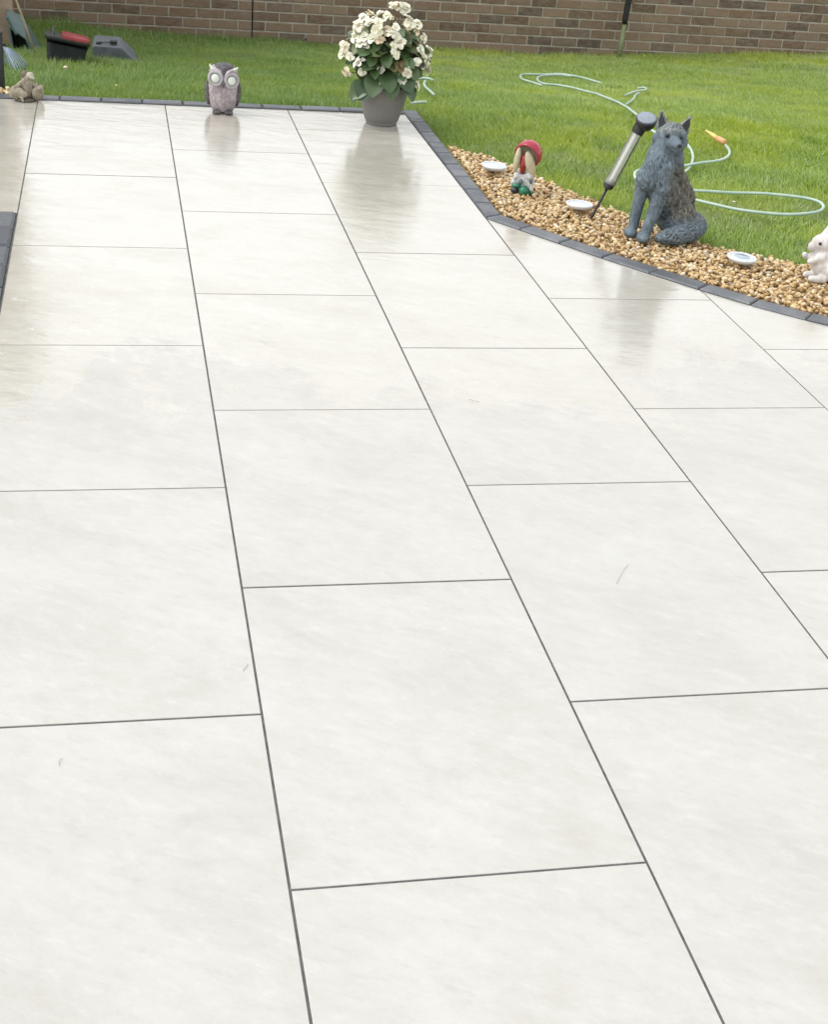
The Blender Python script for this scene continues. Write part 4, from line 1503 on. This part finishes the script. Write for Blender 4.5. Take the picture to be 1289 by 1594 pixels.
tailp = [(0.09, 0.14, 0.05), (0.132, 0.11, 0.052), (0.144, 0.055, 0.052), (0.124, 0.0, 0.047), (0.085, -0.045, 0.040), (0.035, -0.07, 0.030), (0.012, -0.078, 0.026)]
tr_ = [0.035, 0.042, 0.045, 0.045, 0.040, 0.028, 0.016]
for i in range(len(tailp) - 1):
    m.cap(tailp[i], tr_[i], tailp[i + 1], tr_[i + 1])


def fur(c):
    # carved fur: locks on ruff, back and tail, smooth on legs and muzzle
    s = Vector((c.x * 88 + c.z * 22, c.y * 88, c.z * 34))
    k = 0.55 - abs(mnoise.noise(s)) * 1.9 + 0.5 * mnoise.noise(s * 2.3 + Vector((3, 7, 1)))
    a = 0.0042
    if c.z < 0.085:
        s = Vector((c.x * 70, c.y * 70, c.z * 75))
        k = 0.6 - abs(mnoise.noise(s)) * 2.2
        a = 0.005
    if c.z < 0.2 and c.x < -0.005 and c.y < 0.03:
        a = 0.0006
    if 0.34 < c.z and c.y < -0.04:
        a = 0.0006
    elif c.z > 0.425:
        a = 0.0028
    elif c.z > 0.34:
        a = 0.0016
    return a * k


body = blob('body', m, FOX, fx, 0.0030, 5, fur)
for (ex, ey, ez) in ((-0.0235, -0.0555, 0.408), (0.027, -0.046, 0.406)):
    MB().ell((ex, ey, ez), (0.0088, 0.0065, 0.0078)).obj('eye', FOXDARK, fx, True)
MB().ell((0.0275, -0.101, 0.387), (0.0095, 0.007, 0.0075)).obj('nose', FOXDARK, fx, True)


def ear_in(pts):
    c = Vector((0, 0, 0))
    for p in pts:
        c += Vector(p)
    c = c / len(pts) + Vector((0.001, -0.004, 0))
    v = [Vector(p) + Vector((0, -0.006, 0)) for p in pts] + [c]
    n_ = len(pts)
    o_ = MB().add(v, [(i, (i + 1) % n_, n_) for i in range(n_)])
    return o_.obj('ear_inside', EARIN, fx, True)


ear_in([(-0.060, -0.008, 0.422), (-0.046, -0.0155, 0.425), (-0.032, -0.008, 0.434), (-0.048, -0.003, 0.464), (-0.060, 0.0075, 0.476), (-0.066, 0.0, 0.450)])
ear_in([(0.020, -0.002, 0.436), (0.034, -0.003, 0.421), (0.046, 0.003, 0.420), (0.0535, 0.017, 0.450), (0.0495, 0.024, 0.467), (0.036, 0.012, 0.457)])

# ------------------------------------------------------------------ rabbit statue
rb = thing('rabbit_statue', 'white sitting rabbit statue holding a titbit on the gravel at the right edge', 'rabbit statue', (2.930, 4.505, 0.012), -0.5196)
m = MB()
m.ell((-0.006, 0.012, 0.055), (0.060, 0.058, 0.056)).ell((-0.02, 0.0, 0.082), (0.047, 0.044, 0.045))
m.ell((0.02, -0.022, 0.042), (0.038, 0.034, 0.040))
m.ell((-0.036, -0.004, 0.134), (0.043, 0.037, 0.034)).cap((-0.052, -0.010, 0.127), 0.027, (-0.070, -0.014, 0.119), 0.019)
m.cap((-0.040, 0.004, 0.155), 0.015, (-0.024, 0.012, 0.186), 0.015).cap((-0.024, 0.012, 0.186), 0.015, (0.02, 0.03, 0.188), 0.010)
m.cap((-0.02, -0.012, 0.155), 0.014, (0.012, -0.004, 0.176), 0.012).cap((0.012, -0.004, 0.176), 0.012, (0.04, 0.006, 0.168), 0.007)
m.cap((-0.03, -0.03, 0.088), 0.016, (-0.066, -0.04, 0.070), 0.012).cap((-0.055, -0.005, 0.085), 0.014, (-0.084, -0.018, 0.078), 0.010)
m.cap((-0.005, -0.04, 0.013), 0.016, (-0.048, -0.055, 0.011), 0.013).cap((-0.03, 0.0, 0.014), 0.016, (-0.072, -0.012, 0.011), 0.012)
blob('body', m, RABBIT, rb, 0.0042, 3, lambda c: 0.0012 * mnoise.noise(Vector((c.x * 90, c.y * 90, c.z * 50))))
MB().ell((-0.0450, -0.0405, 0.141), (0.0058, 0.004, 0.0058)).obj('eye', FOXDARK, rb, True)
MB().ell((-0.0870, -0.0215, 0.122), (0.0035, 0.003, 0.003)).obj('nose', TRIODARK, rb, True)
MB().ell((-0.090, -0.022, 0.085), (0.011, 0.010, 0.012)).obj('titbit', RABBIT, rb, True)
MB().add([(-0.018, -0.026, 0.164), (0.004, -0.018, 0.180), (0.03, -0.009, 0.174), (0.008, -0.020, 0.163)], [(0, 1, 2, 3)]).obj('ear_inside', TRIODARK, rb)

# ------------------------------------------------------------------ hose
def smooth_path(pts, it=2):
    P_ = [Vector(p) for p in pts]
    for _ in range(it):
        out = [P_[0]]
        for a, b in zip(P_[:-1], P_[1:]):
            out += [a.lerp(b, 0.25), a.lerp(b, 0.75)]
        out.append(P_[-1])
        P_ = out
    return P_


HA = [(3.566, 9.047, -0.216), (3.497, 9.177, -0.216), (3.455, 9.327, -0.232), (3.42, 9.437, -0.245), (3.348, 9.427, -0.243), (3.199, 9.311, -0.23), (3.096, 9.308, -0.23), (3.007, 9.121, -0.208), (2.948, 8.827, -0.174), (2.964, 8.66, -0.155), (3.0, 8.568, -0.15)]
HB = [(3.463, 9.352, -0.243), (3.377, 9.372, -0.237), (3.257, 9.315, -0.231), (3.152, 9.154, -0.212), (3.074, 8.934, -0.187), (3.026, 8.708, -0.161), (3.027, 8.588, -0.147), (3.12, 8.616, -0.15), (3.182, 8.381, -0.123), (3.201, 8.188, -0.101), (3.203, 7.985, -0.078), (3.193, 7.731, -0.049), (3.148, 7.416, -0.012), (3.089, 7.09, 0.022), (3.035, 6.754, 0.027), (3.057, 6.575, 0.027), (3.134, 6.533, 0.028), (3.129, 6.432, 0.028), (3.088, 6.258, 0.028), (3.016, 6.088, 0.024), (2.944, 5.97, 0.024), (2.86, 5.873, 0.026), (2.724, 5.714, 0.026), (2.755, 5.636, 0.028), (2.834, 5.621, 0.027), (2.926, 5.609, 0.028), (3.05, 5.616, 0.026), (3.174, 5.618, 0.025), (3.286, 5.592, 0.027), (3.36, 5.55, 0.028), (3.386, 5.501, 0.029), (3.377, 5.433, 0.029), (3.331, 5.37, 0.028), (3.261, 5.33, 0.027), (3.154, 5.305, 0.024), (3.04, 5.314, 0.026), (2.939, 5.352, 0.028), (2.863, 5.417, 0.028), (2.788, 5.488, 0.028), (2.706, 5.583, 0.03), (2.63, 5.704, 0.03), (2.625, 5.794, 0.03), (2.66, 5.894, 0.03), (2.711, 5.933, 0.03), (2.812, 5.955, 0.032), (2.932, 6.006, 0.036), (3.048, 6.071, 0.034), (3.151, 6.126, 0.03), (3.231, 6.2, 0.029), (3.291, 6.289, 0.03), (3.318, 6.371, 0.033), (3.32, 6.432, 0.04)]
HC = [(3.431, 8.223, -0.118), (3.548, 8.386, -0.126), (3.645, 8.465, -0.132), (3.694, 8.546, -0.142), (3.724, 8.663, -0.155), (3.675, 8.661, -0.162)]
HD = [(3.57, 8.35, -0.126), (3.489, 8.201, -0.106), (3.392, 7.955, -0.082), (3.242, 7.676, -0.056)]
hs = thing('garden_hose', 'pale green garden hose looped across the lawn around the fox with orange nozzle', 'hose', (3.0, 5.6, 0.0))
mb = MB()
off_ = Vector((3.0, 5.6, 0.0))
HR = 0.0068
for pth in (HA, HB, HC, HD):
    mb.tube([p - off_ + Vector((0, 0, -0.007 + 0.004 * mnoise.noise(p * 5))) for p in smooth_path(pth)], HR, 8)
mb.obj('hose_tube', HOSE, hs, True)
nz = [Vector(p) - off_ for p in ((3.318, 6.425, 0.042), (3.306, 6.445, 0.046), (3.293, 6.475, 0.05), (3.280, 6.53, 0.058), (3.270, 6.575, 0.062))]
MB().tube([nz[0], nz[0].lerp(nz[1], 0.4), nz[1], nz[1].lerp(nz[2], 0.5), nz[2]], [0.013, 0.0165, 0.0145, 0.016, 0.0125], 12).obj('connector', ORANGE, hs, True)
MB().tube([nz[2], nz[2].lerp(nz[3], 0.5), nz[3], nz[4]], [0.012, 0.0115, 0.009, 0.0055], 12).obj('nozzle_tip', YELLOW, hs, True)
hp2 = thing('hose_end', 'pale hose end half buried in grass right of the flower pot', 'hose', (2.2, 8.0, -0.09))
mb = MB()
o2 = Vector((2.2, 8.0, -0.09))
for pth in ([(2.18, 8.526, -0.145), (2.229, 8.54, -0.14), (2.263, 8.52, -0.137), (2.268, 8.45, -0.132)], [(2.20, 8.35, -0.117), (2.16, 8.2, -0.10), (2.13, 8.05, -0.086), (2.105, 7.8, -0.056), (2.095, 7.62, -0.042)], [(1.86, 7.10, 0.022), (1.90, 7.115, 0.026), (1.945, 7.14, 0.022)]):
    mb.tube([p - o2 for p in smooth_path(pth)], 0.0075, 8)
mb.obj('hose_tube', HOSE, hp2, True)

# ------------------------------------------------------------------ staked seedling by the wall
sk = thing('staked_sapling', 'green cane with a black sleeve and small leaves before the brick wall', 'staked plant', (4.437, 11.2, -0.5))
MB().tube([(0, 0, 0.0), (0.006, 0, 0.12), (0.014, 0, 0.335)], [0.017, 0.019, 0.017], 12).obj('stem_guard', GCANE, sk, True)
MB().tube([(0.013, 0, 0.325), (0.012, 0, 0.36), (0.018, 0, 0.52), (0.026, 0, 0.9)], [0.020, 0.024, 0.026, 0.026], 14).obj('sleeve', BLACK, sk, True)
for i in range(26):
    a = random.uniform(0, 6.28)
    z_ = random.uniform(0.48, 0.9)
    d = Vector((math.cos(a), math.sin(a) * 0.6 - 0.2, random.uniform(-0.2, 0.6))).normalized()
    yv = Vector((0, 0, 1)).cross(d).normalized()
    R = Matrix((d, yv, d.cross(yv))).transposed()
    s = random.uniform(0.035, 0.06)
    link('leaf', LEA[i % 3], sk, (0.02 + d.x * 0.02, d.y * 0.02, z_), R.to_euler()[:], (s, s, s))

# ------------------------------------------------------------------ specks on the slabs
def speck(pts, r, mat, name, label, cat):
    c = Vector(pts[0])
    return tag(MB().tube([Vector(p) - c for p in pts], r, 5).obj(name, mat, None, True, c), label, cat)


speck([(1.325, 3.475, 0.002), (1.336, 3.46, 0.003), (1.350, 3.455, 0.002)], 0.0005, TWIG, 'twig', 'tiny curved dark twig on the middle slab below the toadstool side', 'twig')
speck([(1.435, 2.476, 0.002), (1.462, 2.52, 0.003), (1.49, 2.557, 0.002)], 0.00045, STRAW, 'straw', 'long pale straw stalk on the right middle slab', 'straw')
speck([(0.576, 2.206, 0.002), (0.583, 2.217, 0.003), (0.588, 2.228, 0.002)], 0.0004, TWIG, 'twig', 'short slanting twig near the left long joint', 'twig')
speck([(0.236, 1.952, 0.002), (0.236, 1.962, 0.003), (0.241, 1.970, 0.002)], 0.0004, TWIG, 'twig', 'small hooked twig on the lower left slab', 'twig')
print('blades', N_BLADES, 'bricks', nb)
